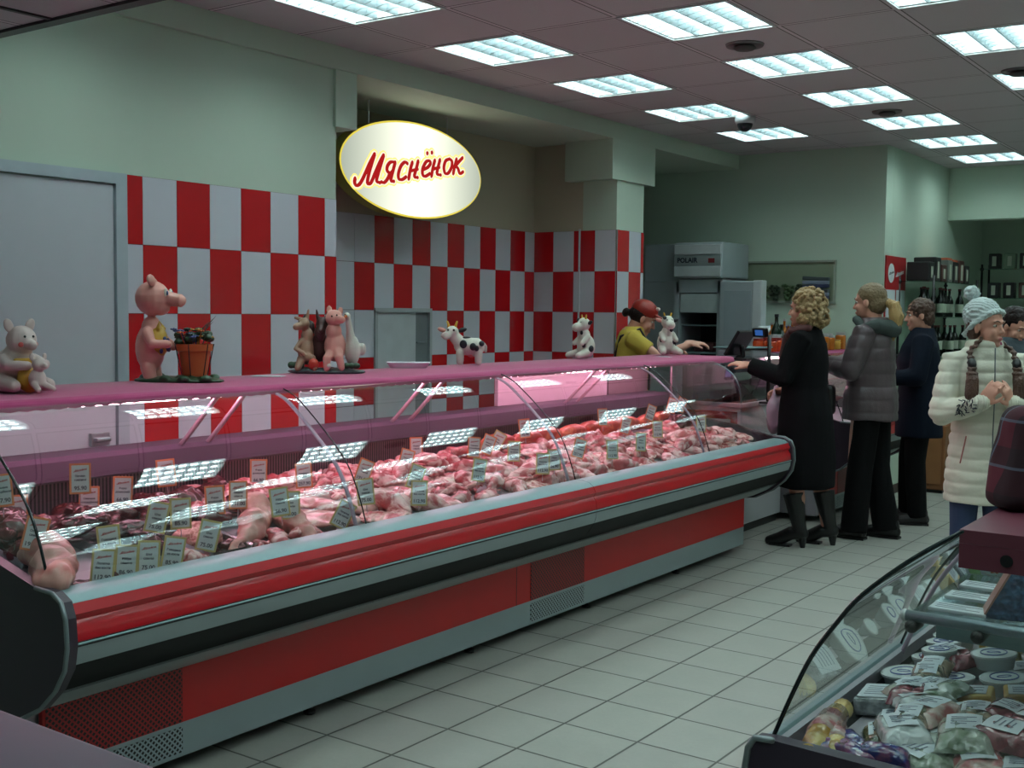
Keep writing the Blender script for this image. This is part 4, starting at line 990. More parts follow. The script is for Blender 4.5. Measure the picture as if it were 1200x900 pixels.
M_chs = plain('cheese', S(196, 160, 74), .4, 0, .08); M_chp = plain('pale_cheese', S(206, 186, 130), .4, 0, .08); M_lab = plain('product_label', S(204, 214, 220), .4, 0, .02)
M_lid = plain('lid_white', S(206, 214, 214), .25, 0, .04, 20); M_tub = plain('tub_clear', S(170, 180, 182), .2, 0, .1)
def lines_ink(parent, w, l, z, n=4, mat=None):
    mb = MB()
    for i in range(n):
        y = l/2-.006-(l-.012)*i/(n-1) if n > 1 else 0
        mb.box((-w/2+.006, y-.0012, z), (w/2-.006-(.3*w*(i % 2)), y+.0012, z+.0006))
    return mb.build('print_lines', mat or plain('print_ink', S(110, 120, 140), .5), parent)
def pouch(w, l, h, kind, name, label=True):
    mb = MB(); mb.smooth = True
    nu, nv = 16, 20; vs = []; fs = []
    def hh(u, v):
        e = (1-abs(2*u-1)**4)*(1-abs(2*v-1)**5); return h*max(0, e)**.6
    for side in (0, 1):
        o_ = len(vs)
        for j in range(nv+1):
            for i in range(nu+1):
                u, v = i/nu, j/nv; x, y = (u-.5)*w, (v-.5)*l
                z = .002+hh(u, v)*(1+.25*noise.noise(Vector((x*40, y*40, w*90)))) if side else .001
                vs.append((x, y, z))
        for j in range(nv):
            for i in range(nu):
                a = o_+j*(nu+1)+i; q = (a, a+1, a+nu+2, a+nu+1); fs.append(q if side else q[::-1])
    mb.add(vs, fs)
    o = mb.build(name, Pf[kind], fix=False)
    if label:
        lb = MB().sheet(lambda u, v: ((u-.5)*w*.62, (v-.35)*l*.5, .003+h*(1.08-.12*abs(2*u-1)**2)), 6, 4).build('label', M_lab, o, fix=False)
        lines_ink(lb, w*.55, l*.3, h*1.1+.003, 4).location = (0, .07*l, 0)
    return o
def tub(r, h, name, top=None):
    o = MB().lathe([(r*.82, 0), (r*.95, h-.006), (r, h-.006), (r*1.03, h-.001), (r*1.0, h+.001)], seg=28).build(name, M_tub, smooth=False, angle=40)
    l = MB().lathe([(r*1.0, h), (r*1.03, h+.003), (r*.96, h+.005), (r*.93, h+.003), (r*.0, h+.003)], seg=28).build('lid', M_lid, o, angle=40)
    lb = MB().lathe([(r*.6, h+.0035), (r*.6, h+.0045), (0, h+.0045)], seg=24).build('label', plain('tub_label', S(196, 206, 206), .35), o)
    mb = MB(); mb.tube([(r*.58*cos(a*pi/12), r*.58*sin(a*pi/12), h+.0048) for a in range(25)], .0016, 5); mb.tube([(r*.3*cos(a*pi/8), r*.14*sin(a*pi/8), h+.0046) for a in range(17)], .0014, 5); mb.build('label_ring', plain('ring_blue', S(70, 84, 150), .35), lb)
    return o
def chub(r, l, kind, name):
    mb = MB(); mb.smooth = True
    pts = [(0, -l/2-.03, r*.9), (0, -l/2-.02, r), (0, -l/2-.008, r), (0, -l/2+.01, r), (0, 0, r), (0, l/2-.01, r), (0, l/2+.008, r), (0, l/2+.02, r), (0, l/2+.03, r*.9)]
    mb.tube(pts, [r*.75, r*.5, r*.16, r*.8, r, r*.8, r*.16, r*.5, r*.75], 14, cap='flat')
    o = mb.build(name, Pf[kind], fix=True)
    for y in (-l/2-.008, l/2+.008): MB().tube([(0, y-.002, r), (0, y+.002, r)], r*.22, 8).build('clip', M_steel, o, smooth=True)
    MB().tube([(0, -l*.22, r), (0, l*.22, r)], r*1.01, 14, cap='flat').build('band', Pf['rose'] if kind == 'gold' else M_lab, o, smooth=True)
    return o
def wedge(w, l, h, mat, name):
    o = MB().bbox((-w/2, -l/2, 0), (w/2, l/2, h), .006).build(name, mat)
    lb = MB().box((-w/2+.01, -l/2+.015, h), (w/2-.012, l/2-.01, h+.0012)).build('label', M_lab, o); lines_ink(lb, w*.7, l*.5, h+.0012, 4)
    return o
def boxtray(w, l, h, name):
    o = MB().bbox((-w/2, -l/2, 0), (w/2, l/2, h), .008).build(name, Pf['silver'])
    lb = MB().bbox((-w/2+.008, -l/2+.008, h), (w/2-.008, l/2-.008, h+.003), .001).build('label', M_lab, o); lines_ink(lb, w*.7, l*.6, h+.003, 5)
    return o
DP = {'pouch_meat': lambda: pouch(.10, .15, .035, 'meat', 'vacuum_pack'), 'pouch_green': lambda: pouch(.11, .15, .03, 'green', 'vacuum_pack'), 'pouch_rose': lambda: pouch(.10, .14, .03, 'rose', 'vacuum_pack'), 'pouch_herb': lambda: pouch(.09, .16, .03, 'herb', 'vacuum_pack'), 'pouch_clear': lambda: pouch(.10, .13, .025, 'clear', 'vacuum_pack'),
      'pouch_blue': lambda: pouch(.05, .10, .028, 'blue', 'foil_pack', False), 'tub': lambda: tub(.052, .032, 'round_tub'), 'tub_s': lambda: tub(.042, .036, 'round_tub'), 'chub_gold': lambda: chub(.026, .19, 'gold', 'sausage_chub'), 'chub_blue': lambda: chub(.02, .13, 'blue', 'sausage_chub'),
      'cheese': lambda: wedge(.085, .09, .045, M_chs, 'cheese_block'), 'cheese_p': lambda: wedge(.09, .08, .05, M_chp, 'cheese_block'), 'box': lambda: boxtray(.09, .12, .04, 'square_tray_pack'), 'butter': lambda: pouch(.10, .09, .03, 'butter', 'butter_pack')}
DN = {'pouch_meat': 'dark red vacuum meat pack', 'pouch_green': 'greenish labelled vacuum pack', 'pouch_rose': 'rosy labelled ham pack', 'pouch_herb': 'herb-coloured vacuum pack', 'pouch_clear': 'clear labelled vacuum pack', 'pouch_blue': 'shiny blue foil pack', 'tub': 'white-lidded round tub with blue ring', 'tub_s': 'small white-lidded round tub', 'chub_gold': 'gold wrapped sausage, twisted ends', 'chub_blue': 'blue foil sausage', 'cheese': 'labelled yellow cheese block', 'cheese_p': 'labelled pale cheese block', 'box': 'grey square tray pack', 'butter': 'yellow butter pack'}
dp = {}
def dz3(x): return .735+(x-(DX-.16))/.82*.10
dcount = {}
def deli(key, x, y, dz=0.0, rz=0.0, tilt=0.0, sc=1.0, z=None, where=None):
    if key not in dp: dp[key] = DP[key](); o = dp[key]
    else: o = copy_tree(dp[key])
    o.location = (x, y, (dz3(x)+dz) if z is None else z); o.rotation_euler = (tilt, -.122 if z is None else 0, rz); o.scale = (sc,)*3
    side = 'against the glass' if x < -.76 else 'near the glass' if x < -.66 else 'mid tray' if x < -.52 else 'toward the back'
    part = 'at the near end' if y < 2.35 else 'past the near end' if y < 2.6 else 'before the glass seam' if y < 2.85 else 'beyond the glass seam' if y < 3.4 else 'far down'
    kk = (key, side, part); dcount[kk] = dcount.get(kk, 0)+1
    lab = DN[key]+' '+(where or (side+' '+part+', deli case'))
    cat = 'cheese' if 'cheese' in key else 'sausage' if 'chub' in key else 'tub' if 'tub' in key else 'butter' if key == 'butter' else 'food pack'
    return tag(o, lab, cat, lab[:90])
deli('chub_gold', -.80, 2.235, .012, .12, sc=1.15)
deli('chub_gold', -.77, 2.21, .012, .35, sc=.9)
for (x, y, r) in ((-.775, 2.15, 1.3), (-.715, 2.135, 1.0), (-.66, 2.15, 1.8), (-.735, 2.19, .7)): deli('pouch_blue', x, y, .02, r)
L3 = [('pouch_herb', -.70, 2.28, .3), ('pouch_green', -.60, 2.20, 1.1), ('pouch_rose', -.50, 2.20, .4), ('pouch_clear', -.42, 2.18, .2), ('pouch_herb', -.50, 2.30, 1.4), ('pouch_green', -.61, 2.32, .5), ('pouch_meat', -.44, 2.33, .9), ('pouch_clear', -.71, 2.40, .2),
      ('pouch_rose', -.62, 2.43, 1.2), ('pouch_meat', -.575, 2.44, .4), ('pouch_meat', -.50, 2.48, .5), ('box', -.785, 2.52, .15), ('box', -.73, 2.60, .1), ('cheese', -.60, 2.57, .2), ('cheese', -.50, 2.60, .2), ('cheese_p', -.42, 2.56, .4), ('cheese_p', -.38, 2.46, .3),
      ('tub', -.68, 2.70, 0), ('tub', -.79, 2.72, 0), ('tub', -.57, 2.73, .5), ('tub_s', -.47, 2.73, 0), ('tub_s', -.77, 2.86, 0), ('tub', -.66, 2.86, 0), ('pouch_clear', -.55, 2.86, .4), ('pouch_green', -.44, 2.86, 1), ('butter', -.64, 3.02, .2), ('butter', -.53, 3.02, .1), ('tub_s', -.78, 3.02, 0), ('pouch_rose', -.42, 3.0, .3),
      ('pouch_clear', -.34, 2.3, .4), ('pouch_meat', -.32, 2.6, 1.2), ('tub', -.34, 2.75, 0), ('pouch_green', -.33, 2.9, .2)]
for (k_, x, y, r) in L3: deli(k_, x, y, .004, r+rnd.uniform(-.1, .1), rnd.uniform(-.05, .05))
for (k_, x, y, r) in (('pouch_clear', -.655, 2.25, .5), ('pouch_green', -.54, 2.255, .2), ('pouch_rose', -.64, 2.37, -.3), ('pouch_meat', -.455, 2.26, 1.3), ('pouch_herb', -.545, 2.365, .2), ('pouch_green', -.69, 2.49, .9), ('pouch_clear', -.43, 2.40, .1), ('tub_s', -.73, 2.79, 0), ('tub', -.61, 2.80, 0), ('tub', -.50, 2.80, 0)):
    deli(k_, x, y, .042, r, rnd.uniform(-.1, .1), .95, where='lying atop the packs %s' % ('near the end cap' if y < 2.33 else 'before the grey square packs' if y < 2.6 else 'among the round tubs'))
for q in range(16):
    deli(rnd.choice(['pouch_clear', 'pouch_green', 'pouch_herb', 'pouch_meat', 'tub_s']), rnd.uniform(-.74, -.40), 2.30+q*.047, .045, rnd.uniform(0, 3), rnd.uniform(-.2, .2), .85, where='lying loose atop the lower layer, %s' % ('near half' if q < 8 else 'half beyond the cheese'))
yy = 3.12
while yy < 4.5:
    for x in (-.78, -.67, -.56, -.45, -.34):
        deli(rnd.choice(['pouch_green', 'pouch_rose', 'tub', 'box', 'pouch_clear', 'butter', 'cheese']), x, yy+rnd.uniform(-.01, .01), .003, rnd.uniform(-.3, .3))
    yy += .155
# glass mid shelf with its tube bar
sh = empty('glass_shelf', 'glass shelf on a grey tube bar inside the deli case', 'shelf', (-.45, 2.9, 1.0))
MB().box((-.245, -.49, -.004), (.30, .6, .004)).build('pane', glass('shelf_glass', (.80, .88, .90)), sh)
MB().tube([(-.25, -.505, .0), (.32, -.505, .0)], .012, 12, cap='flat').build('bar', plain('bar_grey', S(120, 138, 146), .3, .5), sh, smooth=True)
MB().ell((-.252, -.505, 0), (.010, .013, .013), seg=10, rings=8).build('bar_cap', M_lid, sh, smooth=True)
for x in (-.235, -.105, .03): MB().tube([(x, -.515, -.020), (x, -.47, -.020)], .014, 12).build('knob', M_blk, sh, smooth=True)
for y in (-.45, .55): MB().box((-.2, y-.01, -.05), (.30, y+.01, -.006)).build('bracket', M_steel, sh)
for i, y in enumerate((2.475, 2.60, 2.72)):
    o = MB().bbox((-.055, -.03, 0), (.06, .03, .008), .002).build('flat_pack', M_lab); lines_ink(o, .1, .04, .008, 3); o.location = (-.615, y, 1.0045); tag(o, 'flat white labelled pack on the glass shelf edge, %s from the near bar' % ['first', 'second', 'third'][i], 'food pack', 'flat packs on the glass shelf')
def can_mat():
    b = NB('can_print'); tc = b.n('ShaderNodeTexCoord').outputs['Object']; sp = b.n('ShaderNodeSeparateXYZ', {0: tc})
    n = b.n('ShaderNodeTexNoise', {'Vector': tc, 'Scale': 45.0, 'Detail': 2.0}).outputs[0]
    c = b.ramp(n, [(.42, S(214, 220, 222)), (.56, S(222, 224, 224)), (.60, S(206, 90, 50)), (.66, S(90, 110, 60))])
    blue = b.math('GREATER_THAN', b.math('ADD', sp.outputs[2], b.math('MULTIPLY', n, .02)), .028)
    c = b.mix(blue, c, S(90, 176, 206))
    return b.done(b.bsdf(c, .25))
M_can = can_mat(); M_cang = plain('can_green', S(110, 160, 40), .3)
for i, y in enumerate((2.86, 2.97, 3.08)):
    o = MB().tube([(-.055, 0, 0), (.11, 0, 0)], .046, 28, cap='flat').build('milk_can', M_can, angle=40)
    MB().tube([(-.058, 0, 0), (-.032, 0, 0)], .0465, 28, cap='flat').build('green_end', M_cang, o, angle=40)
    MB().lathe([(.0, 0), (.044, 0), (.048, .003), (.048, .006), (.044, .005), (0, .004)], seg=28, M=Matrix.Translation((-.059, 0, 0)) @ Matrix.Rotation(-pi/2, 4, 'Y')).build('rim', M_lid, o, smooth=True)
    mb = MB()
    for k in range(6):
        a = -.9+k*.13; mb.box((-.02, -.001, -.0014), (.08-.02*(k % 2), .001, .0014), Matrix.Rotation(a, 4, 'X') @ Matrix.Translation((0, -.0465, 0)))
    mb.build('print_lines', plain('print_ink2', S(120, 124, 140), .5), o)
    o.location = (-.625, y, 1.004+.047); tag(o, 'white can with green end lying on the deli glass shelf, %s from the camera' % ['first', 'second', 'third'][i], 'can', 'white cans lying on the glass shelf')
for i, (x, y, r) in enumerate(((-.50, 2.50, .25), (-.40, 2.60, .1))):
    o = MB().prism([(-.07, 0), (.07, 0), (.004, .135), (-.004, .135)], 'y', -.035, .035).build('triangular_pack', film_mat('pack_navy%d' % i, S(28, 44, 90), S(60, 96, 140), .2, 60)); o.location = (x, y, 1.0045); o.rotation_euler = (0, 0, r)
    MB().prism([(-.074, .0), (-.070, .0), (.0, .138), (-.004, .14)], 'y', -.036, .036).build('orange_edge', plain('edge_rose', S(170, 120, 110), .3), o)
    tag(o, 'blue triangular pack standing on the deli glass shelf, %s' % ('nearer one' if i == 0 else 'the one behind'), 'food pack')
# tartan bag on the maroon top
def tartan():
    b = NB('tartan'); tc = b.n('ShaderNodeTexCoord').outputs['Object']; sp = b.n('ShaderNodeSeparateXYZ', {0: tc})
    def band(s_, T, w): return b.math('LESS_THAN', b.math('FRACT', b.math('DIVIDE', b.math('ADD', s_, 10.0), T)), w)
    xz = b.math('ADD', sp.outputs[0], sp.outputs[1])
    c = b.mix(b.math('MULTIPLY', band(xz, .09, .45), .8), S(92, 20, 40), S(30, 14, 22)); c = b.mix(b.math('MULTIPLY', band(sp.outputs[2], .09, .45), .6), c, S(26, 16, 24)); c = b.mix(b.math('MULTIPLY', band(sp.outputs[2], .09, .06), .5), c, S(110, 120, 140)); c = b.mix(b.math('MULTIPLY', band(xz, .09, .06), .5), c, S(110, 120, 140))
    return b.done(b.bsdf(c, .9))
o = empty('tartan_bag', 'dark maroon tartan bag standing on the maroon deli counter top', 'bag', (-.415, 2.45, 1.2455), .62)
mb = MB().bbox((-.15, -.06, 0), (.15, .06, .20), .03, seg=4)
bag = remeshed('bag_body', mb, tartan(), .008, 2, o, lambda c, n: Vector((0, 0, 0)) + n*.008*noise.noise(c*14) + Vector((c.x*(-.25)*(c.z/.2), 0, 0)))
MB().tube([(-.07, -.05, .18), (-.05, -.055, .24), (.05, -.055, .24), (.07, -.05, .18)], .009, 8).build('handle', plain('bag_handle', S(120, 104, 130), .6), o, smooth=True)
MB().bbox((.0, -.075, .05), (.12, -.05, .15), .01).build('pocket', plain('bag_pocket', S(58, 64, 76), .7), o)
# near-left grey freezer chest corner
M_fz = plain('freezer_grey', S(44, 54, 66), .45, 0, .06)
o = empty('chest_freezer', 'plain grey chest top in the near left corner of the frame', 'freezer', (-2.1, .72, 0))
MB().bbox((-.95, -.45, .04), (.95, .47, .80), .02).build('body', M_fz, o)
MB().bbox((-.97, -.47, .80), (.97, .485, .852), .022, seg=4).build('lid', M_fz, o, angle=40)
MB().box((-.9, -.4, 0), (.9, .42, .04)).build('plinth', M_blk, o)
# ------------------------------------------------------------------ background fittings
# cashier cabinet with red framed panel and dark curved glass top
M_cab = plain('cabinet_white', S(214, 216, 222), .4, 0, .04)
c = empty('checkout_cabinet', 'white cabinet with a red framed front and dark curved glass top by the case end', 'cabinet', (-3.78, 8.14, 0))
MB().bbox((-.28, -.365, .06), (.28, .42, .93), .008).build('body', M_cab, c)
MB().bbox((-.30, -.385, .93), (.30, .44, .965), .008).build('top', plain('cabinet_top', S(190, 186, 196), .3), c)
mb = MB()
for a, b_ in (((-.26, .10), (.255, .15)), ((-.26, .845), (.255, .90)), ((-.26, .10), (-.21, .90)), ((.205, .10), (.255, .90))): mb.box((a[0], -.372, a[1]), (b_[0], -.364, b_[1]))
mb.build('red_frame', M_red, c)
MB().box((-.26, -.33, 0), (.26, .38, .06)).build('plinth', M_blk, c)
MB().box((.281, -.33, .1), (.284, .1, .88)).build('door', M_cab, c)
dk = glass('dark_glass', (.20, .20, .22))
mb = MB(); pf = catm([(.28, .966), (.27, 1.05), (.22, 1.16), (.12, 1.23), (-.0, 1.255)], 4); n = len(pf)
mb.add([(p[0], -.36, p[1]) for p in pf]+[(p[0], .41, p[1]) for p in pf], [(k, k+1, k+1+n, k+n) for k in range(n-1)])
mb.add([(p[0], -.36, p[1]) for p in pf]+[(-.2, -.36, 1.255), (-.2, -.36, .966)], [tuple(range(n+2))])
mb.build('glass_cover', dk, c, smooth=False, fix=False)
MB().bbox((-.27, -.37, 1.25), (.02, .42, 1.275), .006).build('cover_top', plain('cover_top_mat', S(120, 124, 130), .3), c)
MB().bbox((-.24, -.3, .966), (.2, .36, 1.06), .03, seg=3).build('dark_goods', plain('dark_goods_mat', S(50, 26, 34), .4, 0, .4, 30), c)
MB().tube([(-.2, -.362, 1.255)]+[(p[0], -.362, p[1]) for p in reversed(pf)], .007, 6).build('cover_edge', M_steel, c, smooth=True)
# till: screen, pole display, scale
c = empty('till_screen', 'black tilted till monitor standing at the counter corner', 'monitor', (-3.60, 7.95, 1.276), 0)
R3 = Matrix.Translation((0, 0, .12)) @ Matrix.Rotation(.55, 4, 'Y') @ Matrix.Rotation(0, 4, 'Z')
MB().bbox((-.012, -.15, -.10), (.012, .15, .11), .006, M=R3).build('screen_body', M_blk, c)
MB().box((-.0135, -.135, -.085), (-.012, .135, .095), M=R3).build('screen', plain('screen_glass', S(20, 24, 30), .08), c)
MB().tube([(0.02, 0, .09), (.03, 0, .03), (.0, 0, .01)], [.02, .018, .03], 10).bbox((-.08, -.08, 0), (.09, .08, .014), .005).build('stand', M_blk, c)
c = empty('pole_display', 'black customer display with blue screen on a pole', 'display', (-3.345, 7.90, .966))
MB().tube([(0, 0, 0), (0, 0, .50)], .014, 10, cap='flat').build('pole', M_blk, c, smooth=True)
MB().bbox((-.05, -.05, 0), (.05, .05, .015), .004).build('foot', M_blk, c)
Rz = Matrix.Rotation(-.62+pi, 4, 'Z') @ Matrix.Rotation(-.15, 4, 'X')
MB().bbox((-.085, -.018, .49), (.085, .018, .555), .008, M=Rz).build('head', M_blk, c)
MB().box((-.065, .0185, .503), (.04, .0195, .543), M=Rz).build('screen', emit('blue_screen', (.03, .10, .32), .8), c)
c = empty('weighing_scale', 'pale electronic scale beside the till', 'scale', (-3.75, 8.35, 1.276))
MB().bbox((-.15, -.16, .0), (.15, .16, .07), .02).build('body', plain('scale_white', S(150, 156, 164), .4), c)
MB().bbox((-.17, -.18, .075), (.17, .18, .085), .004).lathe([(.03, .0), (.03, .076)], seg=12).build('pan', M_steel, c)
# receipt roll held by the cashier's hand
o = MB().lathe([(.012, -.04), (.030, -.04), (.030, .04), (.012, .04)], seg=20, M=Matrix.Rotation(pi/2, 4, 'X') @ Matrix.Rotation(0, 4, 'Z')).build('receipt_roll', M_paper); o.location = (-3.95, 7.60, ZC+.031); o.rotation_euler = (0, 0, .5); tag(o, 'white receipt roll on the cloth by the cashier hand', 'paper roll')
# refrigerator with open door
F = plain('fridge_white', S(160, 172, 176), .35, 0, .04)
c = empty('upright_refrigerator', 'tall white upright refrigerator with its door open in the alcove', 'refrigerator', (-4.88, 9.66, 0))
mb = MB()
mb.box((-.42, -.12, .1), (-.04, .33, 1.90)).box((-.04, .28, .1), (.40, .33, 1.90)).box((.37, -.2, .1), (.42, .33, 1.90)).box((-.04, -.2, 1.80), (.42, .33, 1.92)).box((-.04, -.2, .1), (.42, .33, .18)).box((-.06, -.2, .1), (-.01, .33, 1.90))
mb.build('body', F, c)
MB().bbox((-.42, -.12, 1.90), (-.04, .33, 2.25), .01).bbox((-.05, -.24, 1.93), (.43, .33, 2.25), .015).build('top_unit', F, c)
tu = MB().bbox((-.04, -.25, 2.14), (.42, -.238, 2.23), .005).bbox((-.04, -.25, 1.945), (.42, -.238, 2.035), .005).build('panel_strip', plain('strip_white', S(190, 200, 202), .35), c)
MB().box((-.035, -.247, 2.045), (.415, -.239, 2.13)).build('sign_panel', plain('sign_grey', S(140, 150, 150), .4), c)
mb = MB(); add_mesh(mb, text_mesh('POLAIR', .06, .0005, bold=.002), Matrix.Translation((.09, -.249, 2.088)) @ Matrix.Rotation(pi/2, 4, 'X')); mb.build('lettering', plain('ink_dark', S(24, 34, 50), .5), c)
MB().box((.30, -.252, 2.065), (.36, -.246, 2.105)).build('switch', plain('switch_red', S(120, 30, 34), .4), c)
for i, z in enumerate((.6, .95, 1.25, 1.50)):
    s_ = MB().box((.0, -.14, z), (.36, .27, z+.012)).build('shelf', M_steel, c)
MB().box((0, .24, .2), (.36, .27, 1.62)).build('dark_inside', plain('fridge_dark', S(40, 40, 46), .6), c)
MB().bbox((0.0, -.19, 1.62), (.37, -.17, 1.79), .004).build('inner_panel', plain('inner_white', S(176, 190, 190), .4), c)
Rd = Matrix.Translation((.42, -.2, 0)) @ Matrix.Rotation(-.10, 4, 'Z')
d_ = MB().bbox((.0, -.05, .15), (.42, .0, 1.90), .012, M=Rd).build('door', F, c)
MB().bbox((.34, -.07, .16), (.43, .02, 1.905), .01, M=Rd).build('door_edge', plain('strip_white', S(190, 200, 202), .35), d_)
MB().bbox((.05, -.056, .2), (.32, -.049, 1.82), .004, M=Rd).build('door_liner', plain('door_liner_mat', S(150, 164, 170), .4), d_)
for i in range(5):
    o = MB().bbox((-.05, -.06, 0), (.05, .06, .09), .015).build('meat_parcel', plain('parcel_mat', S(90, 50, 54), .5, 0, .3, 20)); o.location = (-4.78+.11*(i % 3), 9.70, [1.262, 1.262, 1.262, .962, .962][i]); tag(o, 'dark wrapped meat parcel on the %s fridge shelf' % ('upper' if i < 3 else 'lower'), 'parcel', 'dark meat parcels in the fridge')
# goods seen in the back-wall opening
for i in range(6):
    o = MB().bbox((-.12, -.05, 0), (.12, .0, .032), .006).build('folded_bag', plain('bag%d' % (i % 3), [S(40, 48, 84), S(120, 130, 150), S(60, 70, 74)][i % 3], .6)); o.location = (-3.81, 10.03, 1.745+.035*i); o.rotation_euler = (0, .05*(i % 3-1), .0); tag(o, 'folded bag in the stack inside the back wall hatch, layer %s from its bottom' % ['one', 'two', 'three', 'four', 'five', 'six'][i], 'bag', 'folded bags in the wall hatch')
for i in range(5):
    mb = MB()
    for q in range(26): 
        a = rnd.uniform(0, 6.28); r = rnd.uniform(.01, .05); z = rnd.uniform(0, .11); mb.ell((r*cos(a), r*sin(a)*.3, .03+z), (.018, .010, .015), seg=6, rings=4)
    mb.lathe([(.02, 0), (.026, .035)], seg=10)
    o = mb.build('small_plant', plain('plant_dark%d' % (i % 2), [S(36, 52, 34), S(60, 84, 50)][i % 2], .7), smooth=True); o.location = (-4.42+.115*i, 10.005, 1.737); tag(o, 'small dark green plant in the back wall hatch, %s from the left' % ['first', 'second', 'third', 'fourth', 'fifth'][i], 'plant', 'small plants in the wall hatch')
# poster on the side wall
c = empty('poster', 'red topped notice with white round badge and two white columns on the side wall', 'poster', (-3.218, 10.33, 1.9))
MB().box((.0, -.26, -.30), (.012, .30, .235)).build('board', plain('poster_red', S(176, 34, 40), .4), c)
for y0, y1 in ((-.245, .0), (.03, .285)): MB().box((.012, y0, -.30), (.014, y1, -.06)).build('sheet', M_paper, c)
MB().lathe([(.0, 0), (.085, 0), (.085, .003), (0, .003)], seg=28, M=Matrix.Translation((.012, -.12, .085)) @ Matrix.Rotation(pi/2, 4, 'Y')).build('badge', M_paper, c)
mb = MB(); ribbons(mb, [[((a-5.89)*.12-.12, (b-2.54)*.12+.085) for a, b in s] for L in LETTERS for s in L], .004, .0155, taper=False); mb.build('badge_lettering', plain('ink_dark', S(24, 34, 50), .5), c, fix=False)
mb = MB(); ribbons(mb, [[((a-5.89)*.2+.12, (b-2.54)*.2+.085) for a, b in s] for L in LETTERS for s in L], .008, .0135, taper=False); mb.build('lettering', M_paper, c, fix=False)
# goods on the further counter: bottles, jars, bags
Z2 = 1.3135
gl_g = plain('bottle_green', S(20, 44, 30), .1); amber = plain('jar_amber', S(180, 100, 28), .15, 0, .3, 40); orange = plain('jar_orange', S(190, 70, 30), .2, 0, .3, 40); capm = plain('jar_cap', S(190, 190, 190), .3)
def bottle(h, r, mat, cap, label=None):
    o = MB().lathe([(r*.9, 0), (r, .01), (r, h*.55), (r*.8, h*.64), (r*.36, h*.76), (r*.32, h*.96), (r*.38, h*.97), (r*.38, h), (0, h)], seg=18).build('bottle', mat, smooth=True)
    MB().lathe([(r*.40, h*.93), (r*.42, h*.935), (r*.42, h*1.005), (0, h*1.005)], seg=14).build('cap', cap, o, angle=40)
    if label: MB().lathe([(r*1.01, h*.15), (r*1.015, h*.16), (r*1.015, h*.45), (r*1.01, h*.46)], seg=18).build('label', label, o, smooth=True)
    return o
def jar(h, r, mat, cap):
    o = MB().lathe([(r*.92, 0), (r, .006), (r, h*.75), (r*.85, h*.85), (0, h*.85)], seg=18).build('jar', mat, smooth=True)
    MB().lathe([(r*.88, h*.84), (r*.9, h*.85), (r*.9, h), (0, h)], seg=18).build('lid', cap, o, angle=40); return o
b1 = bottle(.30, .042, gl_g, plain('cap_dark', S(20, 26, 30), .3), plain('label_white', S(180, 190, 190), .5)); b1.location = (-3.72, 8.92, Z2); tag(b1, 'dark green glass bottle standing alone beyond the till', 'bottle')
b2 = copy_tree(b1, (-3.72, 9.03, Z2)); b2.scale = (.9, .9, .72); tag(b2, 'shorter dark green bottle next to the tall green one', 'bottle')
j1 = jar(.10, .045, orange, plain('cap_red', S(150, 40, 30), .4)); j2 = jar(.13, .045, amber, capm); j3 = jar(.09, .05, plain('jar_yellow', S(190, 140, 50), .2, 0, .3, 40), plain('cap_gold', S(170, 130, 60), .3))
firsts = {0: True, 1: True, 2: True}
for i in range(26):
    k = 0 if i < 8 else rnd.choice([1, 1, 2]); src = (j1, j2, j3)[k]
    o = src if firsts[k] else copy_tree(src); firsts[k] = False
    xx = -3.68-.115*(i % 2) if i < 8 else -3.545-.115*(i % 3)
    yy = 8.74+.095*(i//2) if i < 8 else 9.26+.135*((i-8)//3)
    o.location = (xx, yy, Z2); o.scale = (1, 1, rnd.uniform(.9, 1.2))
    w = 'beyond the till on the pink cloth' if i < 8 else 'in the rows behind the grey-jacketed customer'
    tag(o, ['orange-red jar with red lid ', 'amber jar with pale lid ', 'squat yellow jar with gold lid '][k]+w, 'jar', ['orange jars', 'amber jars', 'yellow jars'][k]+' on the further counter')
fb = True
bt = bottle(.24, .03, amber, capm, plain('label_blue', S(90, 130, 160), .4))
for i in range(9):
    o = bt if fb else copy_tree(bt); fb = False
    o.location = (-3.885, 9.22+i*.09, Z2); o.scale = (1, 1, rnd.uniform(.8, 1.1)); tag(o, 'amber bottle with blue label in the rear row of the further counter', 'bottle', 'amber bottles on the further counter')
for i, (y, cc, w) in enumerate(((9.30, S(190, 196, 200), 'white'), (9.50, S(80, 150, 180), 'sky blue'), (9.68, S(70, 60, 110), 'violet'), (9.86, S(200, 200, 190), 'cream'))):
    o = pouch(.14, .20, .05, 'clear', 'snack_bag', False); o.data = o.data.copy(); o.data.materials[0] = plain('snack%d' % i, cc, .3, 0, .2, 30)
    o.location = (-3.97, y, Z2+.10); o.rotation_euler = (1.45, 0, .6); o.location.z = Z2+.102; tag(o, w+' snack bag leaning among the jars on the further counter', 'snack bag')
# wall rack of wine and coffee in the far corner, left
def rack(name, label, loc, L, rz, zs, depth=.3, z0=0):
    c = empty(name, label, 'rack', loc, rz)
    for z in zs: MB().box((-L/2, -depth/2, z-.004), (L/2, depth/2, z+.004)).build('glass_shelf', glass('rack_glass', (.62, .78, .70)), c)
    for x in (-L/2, L/2):
        for y in (-depth/2, depth/2): MB().tube([(x, y, z0), (x, y, zs[-1]+.05)], .011, 8, cap='flat').build('post', M_blk, c, smooth=True)
        for z in zs: MB().ell((x, -depth/2, z), .022, seg=8, rings=6).build('clamp', M_blk, c, smooth=True)
    return c
rack('display_rack', 'glass shelf rack of dark bottles along the side wall', (-3.055, 11.2, 0), 1.5, -pi/2, (1.25, 1.60, 1.92), z0=1.18)
rack('display_rack', 'narrow glass shelf rack in the far recess', (-2.62, 12.75, 0), .8, 0, (.3, .9, 1.35, 1.8, 2.1))
